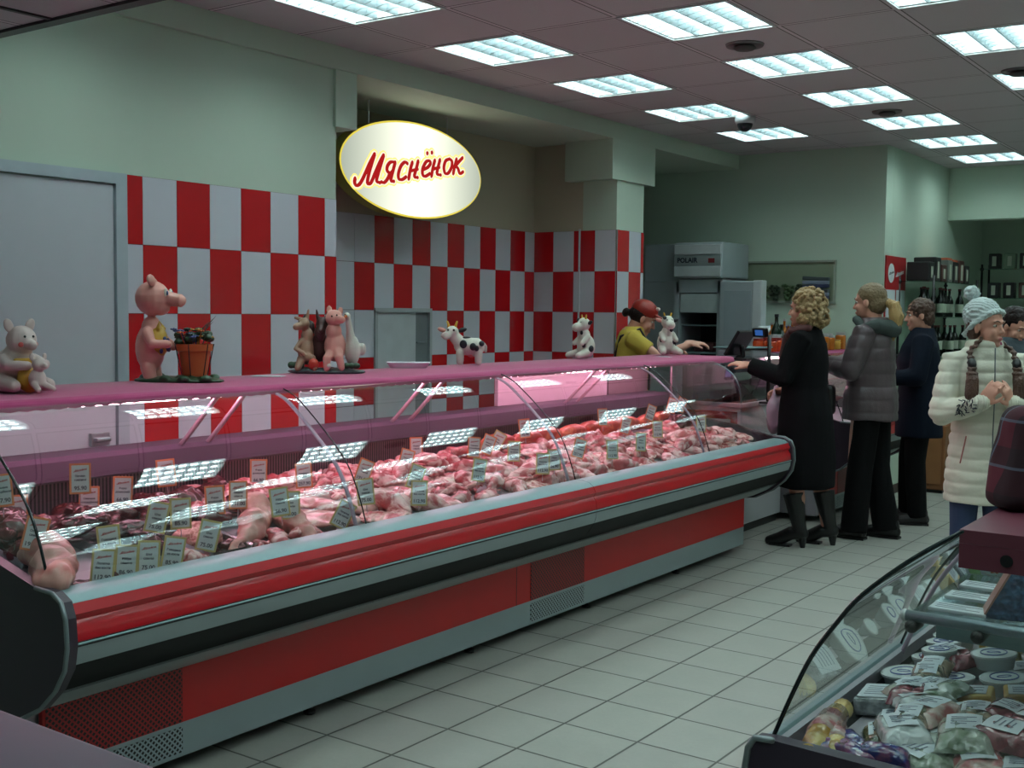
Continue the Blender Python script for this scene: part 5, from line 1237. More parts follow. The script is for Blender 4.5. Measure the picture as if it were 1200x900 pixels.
Mbk = plain('pack_black', S(26, 24, 28), .4); Mbw = plain('pack_brown', S(80, 50, 44), .5); Mbg = plain('pack_paleg', S(120, 140, 120), .5)
nb = 0
proto_w = bottle(.30, .038, plain('wine_dark', S(22, 24, 22), .12), plain('wine_cap', S(90, 30, 30), .4), plain('wine_label', S(190, 196, 180), .5)); fw = True
for z in (1.254, 1.604):
    for i in range(11):
        o = proto_w if fw else copy_tree(proto_w); fw = False
        o.location = (-3.06+rnd.uniform(-.06, .06), 10.55+.13*i, z+.0005); o.scale = (1, 1, .9)
        tag(o, 'dark wine bottle with pale label on the %s shelf of the side wall rack' % {0: 'lower', 1: 'upper'}[[1.254, 1.604].index(round(z, 3))], 'bottle', 'wine bottles on the side wall rack')
for i in range(7):
    h = [.17, .22, .16, .21, .20, .22, .18][i]; m = [Mbk, Mbk, Mbw, plain('pack_steel', S(110, 116, 110), .4), Mbk, Mbw, Mbk][i]
    o = MB().bbox((-.1, -.085, 0), (.1, .085, h), .01).build('boxed_pack', m); MB().box((.1, -.03, .03), (.102, .03, h-.04)).build('label', plain('wine_label', S(190, 196, 180), .5), o)
    if i in (3, 4): MB().bbox((-.09, -.08, h), (.09, .08, h+.02), .004).build('lid', plain('orange_lid', S(206, 96, 60), .5), o)
    o.location = (-3.06, 10.58+.2*i, 1.9245); tag(o, '%s boxed pack on top of the side wall rack, %s from the near end' % ('grey' if i == 3 else 'brown' if m is Mbw else 'black', ['first', 'second', 'third', 'fourth', 'fifth', 'sixth', 'seventh'][i]), 'box', 'boxed packs on the side wall rack')
for j, z in enumerate((.904, 1.354, 1.804, 2.104)):
    for i in range(5):
        m = rnd.choice([Mbk, Mbw, Mbg]); o = MB().bbox((-.055, -.05, 0), (.055, .05, .16), .008).build('small_pack', m); MB().box((-.02, -.052, .03), (.02, -.05, .13)).build('label', plain('wine_label', S(190, 196, 180), .5), o)
        o.location = (-2.92+.15*i, 12.72, z+.0005); tag(o, 'small pack on the %s shelf of the narrow far rack' % ['lowest', 'second', 'third', 'top'][j], 'box', 'small packs on the far rack')
# low cabinets beyond
o = empty('low_cabinet', 'brown wooden low cabinet behind the customers legs', 'cabinet', (-3.02, 10.95, 0)); MB().bbox((-.18, -.2, .03), (.18, .2, .62), .01).build('body', plain('wood_brown', S(132, 84, 50), .5, 0, .2, 6), o); MB().box((-.16, -.18, 0), (.16, .18, .03)).build('plinth', M_blk, o); MB().bbox((-.15, -.215, .08), (.15, -.2, .58), .005).build('door', plain('wood_brown2', S(140, 92, 56), .5, 0, .2, 6), o)
o = empty('freezer_cabinet', 'pale blue-white low freezer at the far end of the aisle', 'freezer', (-2.78, 12.05, 0)); MB().bbox((-.22, -.25, .04), (.22, .2, .62), .03, seg=3).build('body', plain('freezer_pale', S(140, 176, 180), .4), o); MB().bbox((-.23, -.26, .62), (.23, .21, .67), .02).build('lid', plain('freezer_lid', S(160, 190, 194), .4), o); MB().box((-.2, -.22, 0), (.2, .18, .04)).build('plinth', M_blk, o)
# ------------------------------------------------------------------ people
def fabric(name, c, r=.8, sc=120, var=.15, bump=.15, **k):
    if max(c) < .03: k['Specular_IOR_Level'] = .15
    if name in _M: return _M[name]
    b = NB(name); tc = b.n('ShaderNodeTexCoord').outputs['Object']
    n1 = b.n('ShaderNodeTexNoise', {'Vector': tc, 'Scale': 6.0, 'Detail': 4.0}).outputs[0]; n2 = b.n('ShaderNodeTexNoise', {'Vector': tc, 'Scale': float(sc), 'Detail': 2.0}).outputs[0]
    cc = b.mix(n1, tuple(v*(1-var) for v in c), tuple(min(1, v*(1+var)) for v in c))
    _M[name] = b.done(b.bsdf(cc, r, 0, b.bump(b.math('ADD', n2, b.math('MULTIPLY', n1, 2.0)), bump, .01), **k)); return _M[name]
M_skin = plain('skin', S(206, 150, 130), .5, 0, .05, 20, Subsurface_Weight=.0)
M_lip = plain('lips', S(176, 84, 84), .4); M_eyew = plain('eye_white_mat', S(210, 206, 200), .2); M_iris = plain('iris', S(50, 40, 34), .15)
M_hblond = fabric('hair_blond', S(160, 134, 94), .5, 90, .35, .8); M_hbrown = fabric('hair_brown', S(74, 48, 36), .5, 90, .3, .6); M_hdk = fabric('hair_dark', S(34, 26, 26), .45, 90, .3, .6); M_hlb = fabric('hair_light_brown', S(120, 100, 72), .5, 90, .3, .6); M_hyel = fabric('hair_yellow', S(170, 138, 88), .5, 90, .3, .6)
def loft(mb, secs, n=28, M=None, close=True):
    """stack of ellipses (z, cx, cy, rx, ry)"""
    vs = []; fs = []
    for (z, cx, cy, rx, ry) in secs:
        for j in range(n):
            a = 2*pi*j/n; vs.append(Vector((cx+rx*cos(a), cy+ry*sin(a), z)))
    for i in range(len(secs)-1):
        for j in range(n): a = i*n; b_ = a+n; fs.append((a+j, a+(j+1) % n, b_+(j+1) % n, b_+j))
    fs.append(tuple(range(n-1, -1, -1))); fs.append(tuple((len(secs)-1)*n+j for j in range(n)))
    if M is not None: vs = [M @ v for v in vs]
    mb.add(vs, fs)
def hand(mb, wrist, d, up, side, curl=.5, sc=1.0, spread=.0, point=False):
    """palm and five fingers. d: finger direction, up: back-of-hand normal, side: +1 thumb toward d x up"""
    w = Vector(wrist); d = Vector(d).normalized(); up = Vector(up); up = (up-d*up.dot(d)).normalized(); lat = d.cross(up)*side
    P = lambda a, b_, c: w+(d*a+lat*b_+up*c)*sc
    R = Matrix((lat, d, up)).transposed().to_euler()
    mb.ell(P(.045, 0, 0), (.040*sc, .050*sc, .015*sc), R, 14, 9)
    mb.tube([P(-.03, 0, 0), P(.02, 0, 0)], [.025*sc, .024*sc], 10)
    Ls = [.068, .076, .070, .056]
    for i, L in enumerate(Ls):
        b0 = .030-.020*i; cu = curl*(1.0 if not (point and i == 0) else .05); sp = spread*(1.5-i)
        p0 = P(.070, b0*.9, 0); a = 0; pts = [p0]; cur = p0
        for seg, l in enumerate((.48, .30, .22)):
            a += cu*(.5+.4*seg); dd = (d*cos(a)-up*sin(a)+lat*sp).normalized(); cur = cur+dd*L*l*sc*1.0; pts.append(cur)
        mb.tube(pts, [.0098*sc, .0092*sc, .0082*sc, .007*sc], 8)
    mb.tube([P(.015, .026, -.004), P(.045, .052, -.010), P(.072, .058, -.016-.01*curl)], [.014*sc, .011*sc, .0085*sc], 8)
def head_prims(mb, M, sc=1.0):
    E_ = lambda c, r, rot=None: mb.ell(c, r, rot, 18, 12, M=M)
    E_((0, -.012, .03), (.074, .092, .086)); E_((0, .026, -.035), (.057, .055, .080)); E_((0, .056, -.097), (.027, .024, .021))
    mb.tube([(0, .082, .004), (0, .093, -.020), (0, .099, -.034)], [.006, .0085, .0105], 10, M=M); E_((0, .076, .022), (.046, .012, .010))
    for s in (-1, 1):
        E_((s*.034, .058, -.034), (.022, .020, .024)); E_((s*.0755, -.008, -.012), (.009, .017, .029)); E_((s*.009, .090, -.037), (.008, .008, .007))
    E_((0, .079, -.068), (.022, .010, .012)); mb.tube([(0, -.03, -.05), (0, -.035, -.13), (0, -.03, -.18)], [.052, .050, .058], 14, M=M)
def face_bits(o, M, browm):
    for s in (-1, 1):
        MB().ell((s*.030, .0685, .002), (.0135, .008, .0075), seg=12, rings=8, M=M).build('eye', M_eyew, o, smooth=True)
        MB().ell((s*.030, .0762, .002), (.0058, .0025, .006), seg=10, rings=6, M=M).build('iris', M_iris, o, smooth=True)
        MB().tube([(s*.014, .086, .022), (s*.030, .085, .028), (s*.046, .073, .022)], [.003, .0035, .002], 6, M=M).build('eyebrow', browm, o, smooth=True)
    MB().ell((0, .0845, -.0655), (.019, .005, .0045), seg=12, rings=8, M=M).ell((0, .0835, -.0725), (.016, .005, .0045), seg=12, rings=8, M=M).build('lips', M_lip, o, smooth=True)
def person(label, loc, rz, sc, J, hd=(0, 0), legs=True, group=None, torso=(1, 1), headm=None):
    """J: dict with elbows/wrists/hand dirs. returns root empty, head matrix"""
    o = empty('person', label, 'person', loc, rz); o.scale = (sc,)*3
    hz = J.get('hz', 1.575); HM = Matrix.Translation((J.get('hx', 0), J.get('hy', .02), hz)) @ Matrix.Rotation(hd[0], 4, 'Z') @ Matrix.Rotation(hd[1], 4, 'X')
    mb = MB(); head_prims(mb, HM)
    tw, td = torso
    loft(mb, [(.86, 0, 0, .145*tw, .105*td), (.93, 0, -.005, .16*tw, .115*td), (1.05, 0, 0, .125*tw, .095*td), (1.2, 0, 0, .14*tw, .105*td), (1.32, 0, -.005, .15*tw, .10*td), (1.40, 0, -.01, .12*tw, .075*td), (1.44, 0, -.015, .06, .055)])
    for k, s in (('L', -1), ('R', 1)):
        sh = (s*.165*tw, -.01, 1.375); el = J['el'+k]; wr = J['wr'+k]
        mb.tube([(s*.10, -.01, 1.37), sh, tuple((Vector(sh)+Vector(el))/2), el], [.05, .052, .044, .036], 12)
        mb.tube([el, tuple((Vector(el)+Vector(wr))/2), wr], [.037, .034, .024], 12)
        h = J['h'+k]; hand(mb, wr, h[0], h[1], h[2], h[3] if len(h) > 3 else .5, 1.0, h[4] if len(h) > 4 else 0, h[5] if len(h) > 5 else False)
        f = J.get('f'+k, (s*.09, 0, 0))
        if legs:
            hp = (s*.085, 0, .89); kn = J.get('k'+k, ((hp[0]+f[0])/2, f[1]/2+.02, .48)); an = (f[0], f[1]-.02, .085)
            mb.tube([hp, tuple((Vector(hp)+Vector(kn))/2), kn], [.085, .072, .054], 14); mb.tube([kn, (an[0]*.6+kn[0]*.4, an[1]*.6+kn[1]*.4-.01, .33), an], [.052, .05, .034], 14)
            hh = J.get('heel', 0); mb.tube([(an[0], an[1]-.03, .045+hh), (an[0], an[1]+.05, .042+hh*.7), (an[0]*1.02, an[1]+.13, .032)], [.030, .029, .018], 12)
    remeshed('body', mb, M_skin, .0065, 2, o, factor=.4)
    return o, HM
def sleeves(mb, J, r0=.065, r1=.055, r2=.045, tw=1.0, ext=0.0, k_='LR'):
    for k in k_:
        s = -1 if k == 'L' else 1
        sh = Vector((s*.165*tw, -.01, 1.372)); el = Vector(J['el'+k]); wr = Vector(J['wr'+k]); wr = el+(wr-el)*(1-ext)
        mb.tube([(s*.08, -.01, 1.37), tuple(sh), tuple((sh+el)/2), tuple(el)], [r0*.95, r0, (r0+r1)/2, r1], 14)
        mb.tube([tuple(el), tuple((el+wr)/2), tuple(wr)], [r1, (r1+r2)/2, r2], 14, cap='flat')
def folds(a=.006, sc=9, seed=0, q=None):
    def f(c, n):
        v = noise.noise(Vector((c.x*sc, c.y*sc, c.z*sc*.45+seed)))*a
        if q: v += q[1]*(abs(sin(pi*c.z/q[0]))**.45-.7)*(1 if n.z < .8 else 0)
        return n*v
    return f
def shoe(o, f, rz, mat, heel=0, name='shoe', boot=0):
    M = Matrix.Translation((f[0], f[1], 0)) @ Matrix.Rotation(rz, 4, 'Z')
    mb = MB(); h = heel
    mb.tube([(0, -.055, .045+h), (0, .02, .045+h*.9), (0, .10, .034+h*.2), (0, .165, .027)], [.042, .046, .044, .032], 14, M=M)
    if boot: mb.tube([(0, -.04, .06+h), (0, -.02, .15+h), (0, .012, boot)], [.045, .052, .074], 14, M=M, cap='flat')
    else: mb.tube([(0, -.045, .05+h), (0, -.04, .10+h)], [.042, .044], 14, M=M)
    s = remeshed(name, mb, mat, .006, 2, o, factor=.5)
    MB().prism([(-.04, -.09), (.04, -.09), (.045, .06), (.038, .16), (.0, .195), (-.038, .16), (-.045, .06)], 'z', 0, .014).v
    sb = MB().prism([(-.034, .02), (.034, .02), (.040, .08), (.034, .16), (.0, .19), (-.034, .16), (-.040, .08)] if h else [(-.036, -.09), (.036, -.09), (.042, .06), (.036, .16), (.0, .192), (-.036, .16), (-.042, .06)], 'z', 0, .014)
    if h: sb.tube([(0, -.06, 0.0), (0, -.055, h+.02)], [.016, .03], 10, cap='flat')
    sb.v = [tuple(M @ Vector(v)) for v in sb.v]; sb.build('sole', M_blk, s)
    return s
Blk = fabric('black_wool', S(11, 11, 14), .85); BlkT = fabric('black_trousers', S(9, 9, 11), .8); Navy = fabric('navy_cloth', S(14, 22, 36), .8); GryJ = fabric('grey_jacket', S(84, 72, 76), .3, 60); Wht = fabric('white_puffer', S(206, 204, 188), .5, 50, .05); Jean = fabric('jeans', S(40, 56, 88), .8); Leather = plain('black_leather', S(18, 18, 20), .3)
Yel = fabric('yellow_shirt', S(196, 172, 70), .8, 80, .1); Teal = fabric('teal_collar', S(58, 68, 66), .8)
F0 = lambda *a: Vector(a)
# --- 1: curly blonde woman, long black coat, left arm held out to the till
J = dict(elL=(-.21, .08, 1.13), wrL=(-.17, .33, 1.20), hL=((.05, 1, .12), (-.3, -.1, 1), -1, .25), elR=(.22, -.02, 1.10), wrR=(.17, .20, 1.02), hR=((-.2, .9, -.3), (.5, .2, .8), 1, .9), fL=(-.09, .02, 0), fR=(.10, -.13, 0), hz=1.575, heel=.05)
o, HM = person('woman with curly blond hair in a long black coat reaching out one hand', (-3.0, 7.72, 0), pi/2+.10, 1.05, J, (-.05, 0))
face_bits(o, HM, M_hbrown)
mb = MB(); loft(mb, [(.40, 0, -.01, .215, .20), (.62, 0, -.01, .21, .195), (.88, 0, -.01, .20, .18), (1.05, 0, 0, .175, .15), (1.22, 0, .01, .18, .16), (1.34, 0, 0, .175, .13), (1.42, 0, -.01, .12, .095), (1.47, 0, -.015, .075, .075)]); sleeves(mb, J, .075, .066, .055, ext=.05)
remeshed('coat', mb, Blk, .009, 4, o, folds(.010, 7, 1))
def curls(c, r, n, seed, mat, par, hole=None, rr=(.018, .026), vox=.0055, name='hair'):
    rn = random.Random(seed); mb = MB(); mb.ell(tuple(c), tuple(v*.86 for v in r), None, 18, 12)
    for i in range(n):
        z = rn.uniform(-1, 1); a = rn.uniform(0, 2*pi); q = sqrt(1-z*z); d = Vector((q*cos(a), q*sin(a), z))
        if hole and hole(d): continue
        mb.ell((c[0]+d.x*r[0]*.93, c[1]+d.y*r[1]*.93, c[2]+d.z*r[2]*.93), rn.uniform(*rr), seg=8, rings=6)
    return mb
def curly_hair(o, HM):
    rn = random.Random(3); mb = MB()
    mb.ell((0, -.035, .035), (.095, .095, .098), None, 18, 12, M=HM); mb.ell((0, -.06, -.055), (.105, .075, .08), None, 18, 12, M=HM)
    for i in range(420):
        z = rn.uniform(-1, 1); a = rn.uniform(0, 2*pi); q = sqrt(1-z*z); d = Vector((q*cos(a), q*sin(a), z))
        if rn.random() < .55: c = Vector((0, -.04, .035))+Vector((d.x*.108, d.y*.108, d.z*.106))
        else: c = Vector((0, -.065, -.05))+Vector((d.x*.125, d.y*.10, d.z*.085))
        if c.y > .035 and c.z < .055: continue
        if c.y > .0 and c.z < .03 and abs(c.x) < .07: continue
        mb.ell(c, rn.uniform(.010, .017), seg=8, rings=6, M=HM)
    return remeshed('curly_hair', mb, M_hblond, .0045, 1, o, factor=.3)
curly_hair(o, HM)
mb = MB(); mb.tube([(-.10, -.04, 1.45), (-.09, .07, 1.43), (0, .12, 1.39), (.09, .07, 1.43), (.10, -.04, 1.45)], [.03]*5, 10); mb.tube([(.02, .12, 1.39), (.05, .16, 1.27), (.06, .165, 1.10)], [.035, .035, .03], 10); remeshed('scarf', mb, fabric('scarf_red', S(98, 62, 62), .9, 40, .4), .008, 2, o, folds(.006, 25, 5))
for k, f, r in (('L', (-.09, .02, 0), 0), ('R', (.10, -.13, 0), 0)): shoe(o, f, r, Leather, .05, 'boot', .36)
hb = empty('handbag', 'black handbag hanging from the arm of the woman in the long coat', 'bag', (-3.02, 8.01, .90), .05)
remeshed('bag_body', MB().bbox((-.13, -.05, 0), (.13, .05, .22), .03), Leather, .008, 2, hb, folds(.006, 12, 2)); MB().tube([(-.08, 0, .20), (-.05, 0, .36), (0, 0, .42), (.05, 0, .36), (.08, 0, .20)], .008, 8).build('strap', Leather, hb, smooth=True)
pb = empty('plastic_bag', 'pinkish white plastic bag hanging beside the long black coat', 'bag', (-3.27, 7.86, .76), 0)
remeshed('bag_body', MB().ell((0, 0, .14), (.06, .09, .15)).tube([(0, -.04, .26), (0, -.02, .34)], [.02, .01], 8).tube([(0, .04, .26), (0, .02, .34)], [.02, .01], 8), fabric('bag_film', S(206, 178, 196), .35, 40), .008, 2, pb, folds(.014, 22, 8))
# --- 2: woman in grey-brown jacket, hands together
J = dict(elL=(-.23, .05, 1.13), wrL=(-.09, .26, 1.16), hL=((.6, .7, .15), (-.5, .3, .8), -1, .8), elR=(.23, .05, 1.13), wrR=(.07, .27, 1.15), hR=((-.6, .7, .15), (.5, .3, .8), 1, .8), fL=(-.09, .06, 0), fR=(.10, -.08, 0), hy=.03)
o, HM = person('woman with a yellow ponytail in a shiny grey-brown jacket and black trousers', (-2.72, 8.27, 0), pi/2-.05, 1.085, J, (.05, -.05))
face_bits(o, HM, M_hbrown)
mb = MB(); loft(mb, [(.80, 0, 0, .195, .18), (.95, 0, 0, .19, .175), (1.05, 0, 0, .175, .155), (1.2, 0, .01, .185, .165), (1.33, 0, 0, .18, .14), (1.42, 0, -.01, .13, .10), (1.47, 0, -.015, .09, .085)]); sleeves(mb, J, .078, .07, .056, ext=.03)
remeshed('jacket', mb, GryJ, .009, 3, o, folds(.012, 10, 2, (.085, .006)))
mb = MB(); mb.tube([(-.12, .0, 1.40), (-.13, -.08, 1.42), (0, -.14, 1.40), (.13, -.08, 1.42), (.12, .0, 1.40)], [.035, .05, .06, .05, .035], 12); mb.tube([(-.10, .02, 1.41), (-.05, .09, 1.46), (.05, .09, 1.46), (.10, .02, 1.41)], [.03]*4, 10); remeshed('hood', mb, Teal, .008, 3, o, folds(.008, 14, 3))
mb = MB(); mb.tube([(-.085, -.02, .88), (-.09, .02, .48), (-.09, .05, .05)], [.092, .082, .088], 16, cap='flat'); mb.tube([(.085, -.02, .88), (.09, -.03, .48), (.10, -.10, .05)], [.092, .082, .088], 16, cap='flat'); loft(mb, [(.80, 0, 0, .15, .12), (.98, 0, 0, .16, .13)]); remeshed('trousers', mb, BlkT, .009, 3, o, folds(.006, 8, 4))
mb = MB(); mb.ell((0, -.025, .042), (.083, .098, .088), None, 18, 12, M=HM); mb.ell((0, -.055, -.01), (.078, .065, .08), None, 18, 12, M=HM); mb.ell((0, -.11, .0), (.03, .03, .03), None, 12, 8, M=HM)
remeshed('hair', mb, M_hlb, .0055, 2, o, lambda c, n: n*.003*noise.noise(c*60))
mb = MB(); mb.tube([(0, -.12, .0), (0, -.165, -.03), (.0, -.18, -.10), (0, -.17, -.18), (0, -.15, -.25)], [.024, .042, .048, .04, .014], 12, M=HM); mb.tube([(.02, -.12, .0), (.03, -.19, -.06), (.03, -.20, -.15)], [.015, .022, .012], 10, M=HM); remeshed('ponytail', mb, M_hyel, .005, 1, o, lambda c, n: n*.007*noise.noise(Vector((c.x*70, c.y*70, c.z*14))))
for k, f, r in (('L', (-.09, .06, 0), 0), ('R', (.10, -.10, 0), 0)): shoe(o, f, r, Leather, .0)
ph = MB().bbox((-.045, -.012, 0), (.045, .012, .10), .008).build('wallet', M_blk); ph.location = (-3.08, 8.24, 1.31); ph.rotation_euler = (.3, -.3, 1.3); tag(ph, 'black wallet held up by the woman in the grey-brown jacket', 'wallet')
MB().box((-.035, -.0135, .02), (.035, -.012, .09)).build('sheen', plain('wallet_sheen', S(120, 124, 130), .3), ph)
# --- 3: person in navy coat, seen from behind
J = dict(elL=(-.24, .03, 1.12), wrL=(-.16, .26, 1.10), hL=((.3, .9, .1), (-.4, .1, .9), -1, .8), elR=(.24, .03, 1.12), wrR=(.16, .26, 1.08), hR=((-.3, .9, .1), (.4, .1, .9), 1, .8), fL=(-.10, .0, 0), fR=(.11, .06, 0))
o, HM = person('person with short reddish brown hair in a dark navy coat and black trousers', (-2.62, 9.12, 0), pi/2+.35, 1.03, J, (.12, -.08))
face_bits(o, HM, M_hbrown)
mb = MB(); loft(mb, [(.66, 0, -.01, .21, .17), (.88, 0, 0, .205, .165), (1.05, 0, 0, .19, .15), (1.22, 0, .01, .20, .16), (1.34, 0, 0, .19, .135), (1.42, 0, -.01, .13, .10), (1.48, 0, -.02, .075, .075)]); sleeves(mb, J, .08, .07, .056, ext=.05)
remeshed('coat', mb, Navy, .010, 3, o, folds(.008, 8, 6))
mb = MB(); mb.tube([(-.085, 0, .85), (-.10, .02, .48), (-.10, -.01, .06)], [.10, .078, .07], 14, cap='flat'); mb.tube([(.085, 0, .85), (.10, .05, .48), (.11, .05, .06)], [.10, .078, .07], 14, cap='flat'); remeshed('trousers', mb, BlkT, .010, 2, o, folds(.006, 9, 7))
mb = MB(); mb.ell((0, -.022, .04), (.086, .100, .088), None, 18, 12, M=HM); mb.ell((0, -.058, -.025), (.078, .058, .075), None, 18, 12, M=HM); remeshed('hair', mb, M_hbrown, .006, 1, o, lambda c, n: n*.008*noise.noise(c*45))
for k, f, r in (('L', (-.10, .0, 0), 0), ('R', (.11, .06, 0), 0)): shoe(o, f, r, plain('trainer_dark', S(34, 30, 32), .5))
# --- 4: girl in white quilted coat, hands before her chest
J = dict(elL=(-.235, .06, 1.10), wrL=(-.075, .215, 1.17), hL=((.55, .35, .8), (-.6, .7, .1), -1, .35, .15, True), elR=(.235, .06, 1.10), wrR=(.075, .215, 1.17), hR=((-.45, .35, .85), (.6, .7, .1), 1, .45, .1, True), fL=(-.09, .0, 0), fR=(.09, .02, 0), hz=1.565)
o, HM = person('girl with two braids in a white quilted coat and knitted bobble hat', (-1.535, 6.53, 0), pi+.56, 1.0, J, (.62, .0))
face_bits(o, HM, M_hbrown)
mb = MB(); loft(mb, [(.62, 0, 0, .188, .165), (.75, 0, 0, .186, .165), (.92, 0, 0, .17, .155), (1.05, 0, 0, .155, .14), (1.2, 0, .0, .165, .15), (1.33, 0, 0, .165, .125), (1.41, 0, -.01, .13, .105), (1.475, 0, -.005, .095, .095), (1.49, 0, .0, .085, .085)]); sleeves(mb, J, .068, .070, .050, ext=.12)
def quilt(c, n):
    v = noise.noise(Vector((c.x*12, c.y*12, c.z*30)))*.005
    v += .009*(abs(sin(pi*c.z/.066))**.5-.75)
    return n*v
remeshed('quilted_coat', mb, Wht, .007, 2, o, quilt)
mb = MB(); mb.tube([(0, .155, 1.45), (0, .172, 1.2), (0, .165, 1.0), (0, .172, .8), (0, .178, .64)], .0035, 6); mb.build('zip', plain('zip_grey', S(90, 96, 98), .4), o, smooth=True)
for s in (-1, 1): MB().tube([(s*.125, .128, .98), (s*.15, .125, .84)], .004, 6).build('pocket_zip', plain('zip_rose', S(150, 90, 84), .4), o, smooth=True)
for k, s in (('L', -1), ('R', 1)):
    el = Vector(J['el'+k]); wr = Vector(J['wr'+k]); d = wr-el
    mb = MB(); mb.tube([tuple(el+d*.84), tuple(el+d*1.02)], [.050, .040], 14); cf = remeshed('knit_cuff', mb, Wht, .005, 1, o, lambda c, n: n*.002*sin(c.x*500))
    mb = MB()
    for q in range(34):
        a = rnd.uniform(-1.1, 1.1); t = rnd.uniform(.40, .86); c = el+d*t+Vector((s*.030, .048+.010*cos(a), .040*sin(a)))
        mb.tube([tuple(c), tuple(c+Vector((rnd.uniform(-.02, .02), .002, rnd.uniform(-.02, .02))))], .003, 5)
    mb.build('snowflake_print', plain('print_dark', S(36, 38, 48), .6), cf, smooth=True)
mb = MB(); mb.tube([(-.085, 0, .85), (-.09, .015, .48), (-.09, -.01, .05)], [.09, .068, .062], 14, cap='flat'); mb.tube([(.085, 0, .85), (.09, .02, .48), (.09, .01, .05)], [.09, .068, .062], 14, cap='flat'); loft(mb, [(.80, 0, 0, .14, .11), (.95, 0, 0, .15, .11)]); remeshed('jeans', mb, Jean, .009, 2, o, folds(.004, 12, 9))
mb = MB(); mb.ell((0, -.036, .062), (.090, .100, .092), None, 20, 14, M=HM); mb.tube([(-.086, -.01, .022), (-.05, .058, .072), (.0, .074, .082), (.05, .058, .072), (.086, -.01, .022), (.06, -.095, -.045), (0, -.12, -.055), (-.06, -.095, -.035), (-.086, -.01, .022)], .014, 10, M=HM)
hm = MB(); hm.ell((0, -.030, .035), (.082, .096, .086), None, 18, 12, M=HM); hm.ell((0, -.050, -.02), (.082, .062, .07), None, 18, 12, M=HM); remeshed('hair', hm, M_hbrown, .006, 1, o)
Knit = fabric('white_knit', S(186, 200, 200), .9, 70, .3, .6)
def knit(c, n): return n*.004*(sin(c.z*220)*sin((c.x+c.y)*220))
remeshed('knitted_hat', mb, Knit, .0045, 1, o, knit)
pp = curls((0, -.10, .175), (.040, .040, .038), 90, 4, Knit, o, rr=(.007, .011)); pp.v = [tuple(HM @ Vector(v)) for v in pp.v]; remeshed('bobble', pp, Knit, .004, 0, o)
for s in (-1, 1):
    mb = MB(); p0 = HM @ Vector((s*.065, .0, -.06)); pts = [p0, Vector((s*.115, .10, 1.43)), Vector((s*.115, .15, 1.36)), Vector((s*.12, .175, 1.28)), Vector((s*.125, .185, 1.20)), Vector((s*.13, .185, 1.13))]
    if s > 0: pts[0] = HM @ Vector((.06, .01, -.07))
    mb.tube([tuple(p) for p in pts], [.013, .014, .020, .034, .034, .012], 10)
    remeshed('braid', mb, M_hbrown, .005, 1, o, lambda c, n: n*((.004*sin(c.z*230) if c.z > 1.31 else 0)+.005*noise.noise(Vector((c.x*90, c.y*90, c.z*20)))))
    MB().tube([(s*.115, .145, 1.375), (s*.115, .153, 1.36)], .023, 12).build('hair_tie', M_blk, o, smooth=True)
mb = MB(); mb.tube([(-.06, -.06, 1.475), (-.085, -.01, 1.475), (-.05, .06, 1.47)], [.018]*3, 8); mb.build('pink_collar', fabric('collar_pink', S(150, 50, 90), .8), o, smooth=True)
for k, f, r in (('L', (-.09, .0, 0), 0), ('R', (.09, .02, 0), 0)): shoe(o, f, r, Leather, 0)
# --- 5: dark-haired person behind the girl, only partly in frame
J = dict(elL=(-.24, .0, 1.10), wrL=(-.20, .2, 1.02), hL=((.1, .9, -.1), (-.8, .1, .3), -1, .7), elR=(.24, .0, 1.10), wrR=(.20, .2, 1.02), hR=((-.1, .9, -.1), (.8, .1, .3), 1, .7), fL=(-.1, .0, 0), fR=(.1, .05, 0), hz=1.55, hy=.05)
o, HM = person('dark haired person in a grey-blue jacket looking down, behind the girl', (-1.84, 8.55, 0), pi+.75, 1.0, J, (.25, -.45))
face_bits(o, HM, M_hdk)
mb = MB(); loft(mb, [(.78, 0, 0, .20, .165), (.95, 0, 0, .205, .17), (1.2, 0, .01, .20, .16), (1.34, 0, 0, .19, .14), (1.43, 0, 0, .12, .10), (1.47, 0, .01, .085, .085)]); sleeves(mb, J, .08, .07, .056, ext=.05)
remeshed('jacket', mb, fabric('blue_grey', S(52, 66, 74), .7, 50, .3), .010, 3, o, folds(.012, 12, 11))
mb = MB(); mb.tube([(-.085, 0, .85), (-.10, .02, .48), (-.10, -.01, .06)], [.10, .078, .07], 14, cap='flat'); mb.tube([(.085, 0, .85), (.10, .05, .48), (.10, .05, .06)], [.10, .078, .07], 14, cap='flat'); remeshed('trousers', mb, BlkT, .010, 2, o)
mb = MB(); mb.ell((0, -.028, .045), (.086, .098, .090), None, 18, 12, M=HM); mb.ell((0, -.06, -.02), (.078, .055, .07), None, 18, 12, M=HM); remeshed('hair', mb, M_hdk, .006, 1, o, lambda c, n: n*.006*noise.noise(c*40))
for k, f, r in (('L', (-.10, .0, 0), 0), ('R', (.10, .05, 0), 0)): shoe(o, f, r, Leather, 0)
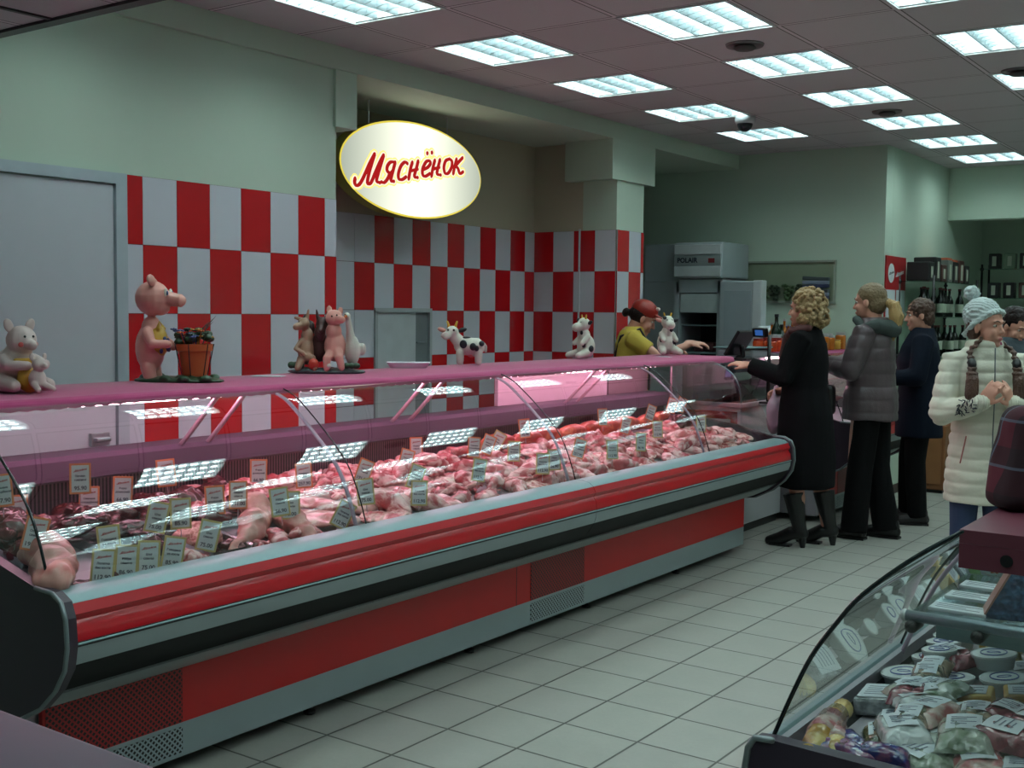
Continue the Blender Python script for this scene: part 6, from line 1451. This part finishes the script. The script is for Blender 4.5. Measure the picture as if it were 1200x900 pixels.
# --- 6: cashier behind the case
J = dict(elL=(-.24, .10, 1.20), wrL=(-.10, .30, 1.27), hL=((.2, 1, .05), (-.3, -.2, 1), -1, .6), elR=(.22, .18, 1.23), wrR=(.13, .42, 1.335), hR=((0, 1, 0), (.2, 0, 1), 1, .5), fL=(-.09, .0, 0), fR=(.09, .05, 0), hz=1.51, hy=.08)
o, HM = person('cashier in a red cap and yellow shirt bending behind the case', (-4.40, 7.75, 0), -.98, 1.04, J, (.0, -.42))
face_bits(o, HM, M_hdk)
mb = MB(); loft(mb, [(.85, 0, 0, .165, .13), (1.05, 0, 0, .15, .12), (1.2, 0, .01, .165, .13), (1.33, 0, .0, .17, .12), (1.41, 0, -.0, .12, .09), (1.45, 0, .02, .07, .07)])
for k, s in (('L', -1), ('R', 1)):
    sh = Vector((s*.165, -.01, 1.365)); el = Vector(J['el'+k]); mb.tube([(s*.08, 0, 1.36), tuple(sh), tuple(sh.lerp(el, .62))], [.062, .066, .062], 14, cap='flat')
remeshed('shirt', mb, Yel, .008, 3, o, folds(.006, 12, 12))
mb = MB(); mb.tube([(-.11, .12, 1.0), (-.10, .13, 1.30), (-.085, .05, 1.435), (-.09, -.09, 1.38), (-.02, -.13, 1.2)], .010, 8); mb.tube([(.11, .12, 1.0), (.10, .13, 1.30), (.085, .05, 1.435), (.09, -.09, 1.38), (.02, -.13, 1.2)], .010, 8); mb.build('apron_strap', M_blk, o, smooth=True)
mb = MB(); mb.tube([(-.085, 0, .85), (-.09, .02, .48), (-.09, -.01, .06)], [.10, .075, .07], 14, cap='flat'); mb.tube([(.085, 0, .85), (.09, .05, .48), (.09, .04, .06)], [.10, .075, .07], 14, cap='flat'); loft(mb, [(.8, 0, 0, .14, .11), (.95, 0, 0, .15, .115)]); remeshed('trousers', mb, BlkT, .010, 2, o)
mb = MB(); mb.ell((0, -.03, .02), (.080, .088, .078), None, 18, 12, M=HM); mb.ell((0, -.135, -.01), (.034, .03, .036), None, 12, 8, M=HM); remeshed('hair', mb, M_hdk, .006, 1, o)
mb = MB(); mb.ell((0, -.015, .062), (.088, .102, .078), None, 20, 14, M=HM); mb.ell((0, .112, .052), (.070, .088, .014), (-.12, 0, 0), 18, 10, M=HM)
cp = remeshed('cap', mb, fabric('cap_red', S(178, 20, 34), .7, 80, .1), .005, 2, o)
MB().ell((.035, .066, .105), (.028, .012, .017), (-.6, 0, -.5), 14, 8, M=HM).build('cap_badge', plain('badge_white', S(220, 210, 200), .5), cp, smooth=True)
mb = MB()
for q in range(4): mb.tube([(.022+.008*q, .080-.004*q, .103), (.026+.008*q, .078-.004*q, .112)], .0022, 5, M=HM)
mb.build('cap_lettering', plain('badge_red', S(190, 50, 50), .5), cp, smooth=True)
for k, f, r in (('L', (-.09, .0, 0), 0), ('R', (.09, .04, 0), 0)): shoe(o, f, r, Leather, 0)
# ------------------------------------------------------------------ world
wd = bpy.data.worlds.new('world'); scn.world = wd; wd.use_nodes = True
wd.node_tree.nodes['Background'].inputs[0].default_value = (.6, .75, .8, 1); wd.node_tree.nodes['Background'].inputs[1].default_value = .05
scn.view_settings.view_transform = 'Standard'; scn.view_settings.look = 'None'; scn.view_settings.exposure = 0.25
bpy.data.scenes.remove(TS)
scn.cycles.max_bounces = 8; scn.cycles.diffuse_bounces = 4; scn.cycles.glossy_bounces = 4; scn.cycles.transparent_max_bounces = 16
scn.cycles.caustics_reflective = False; scn.cycles.sample_clamp_indirect = 6.0
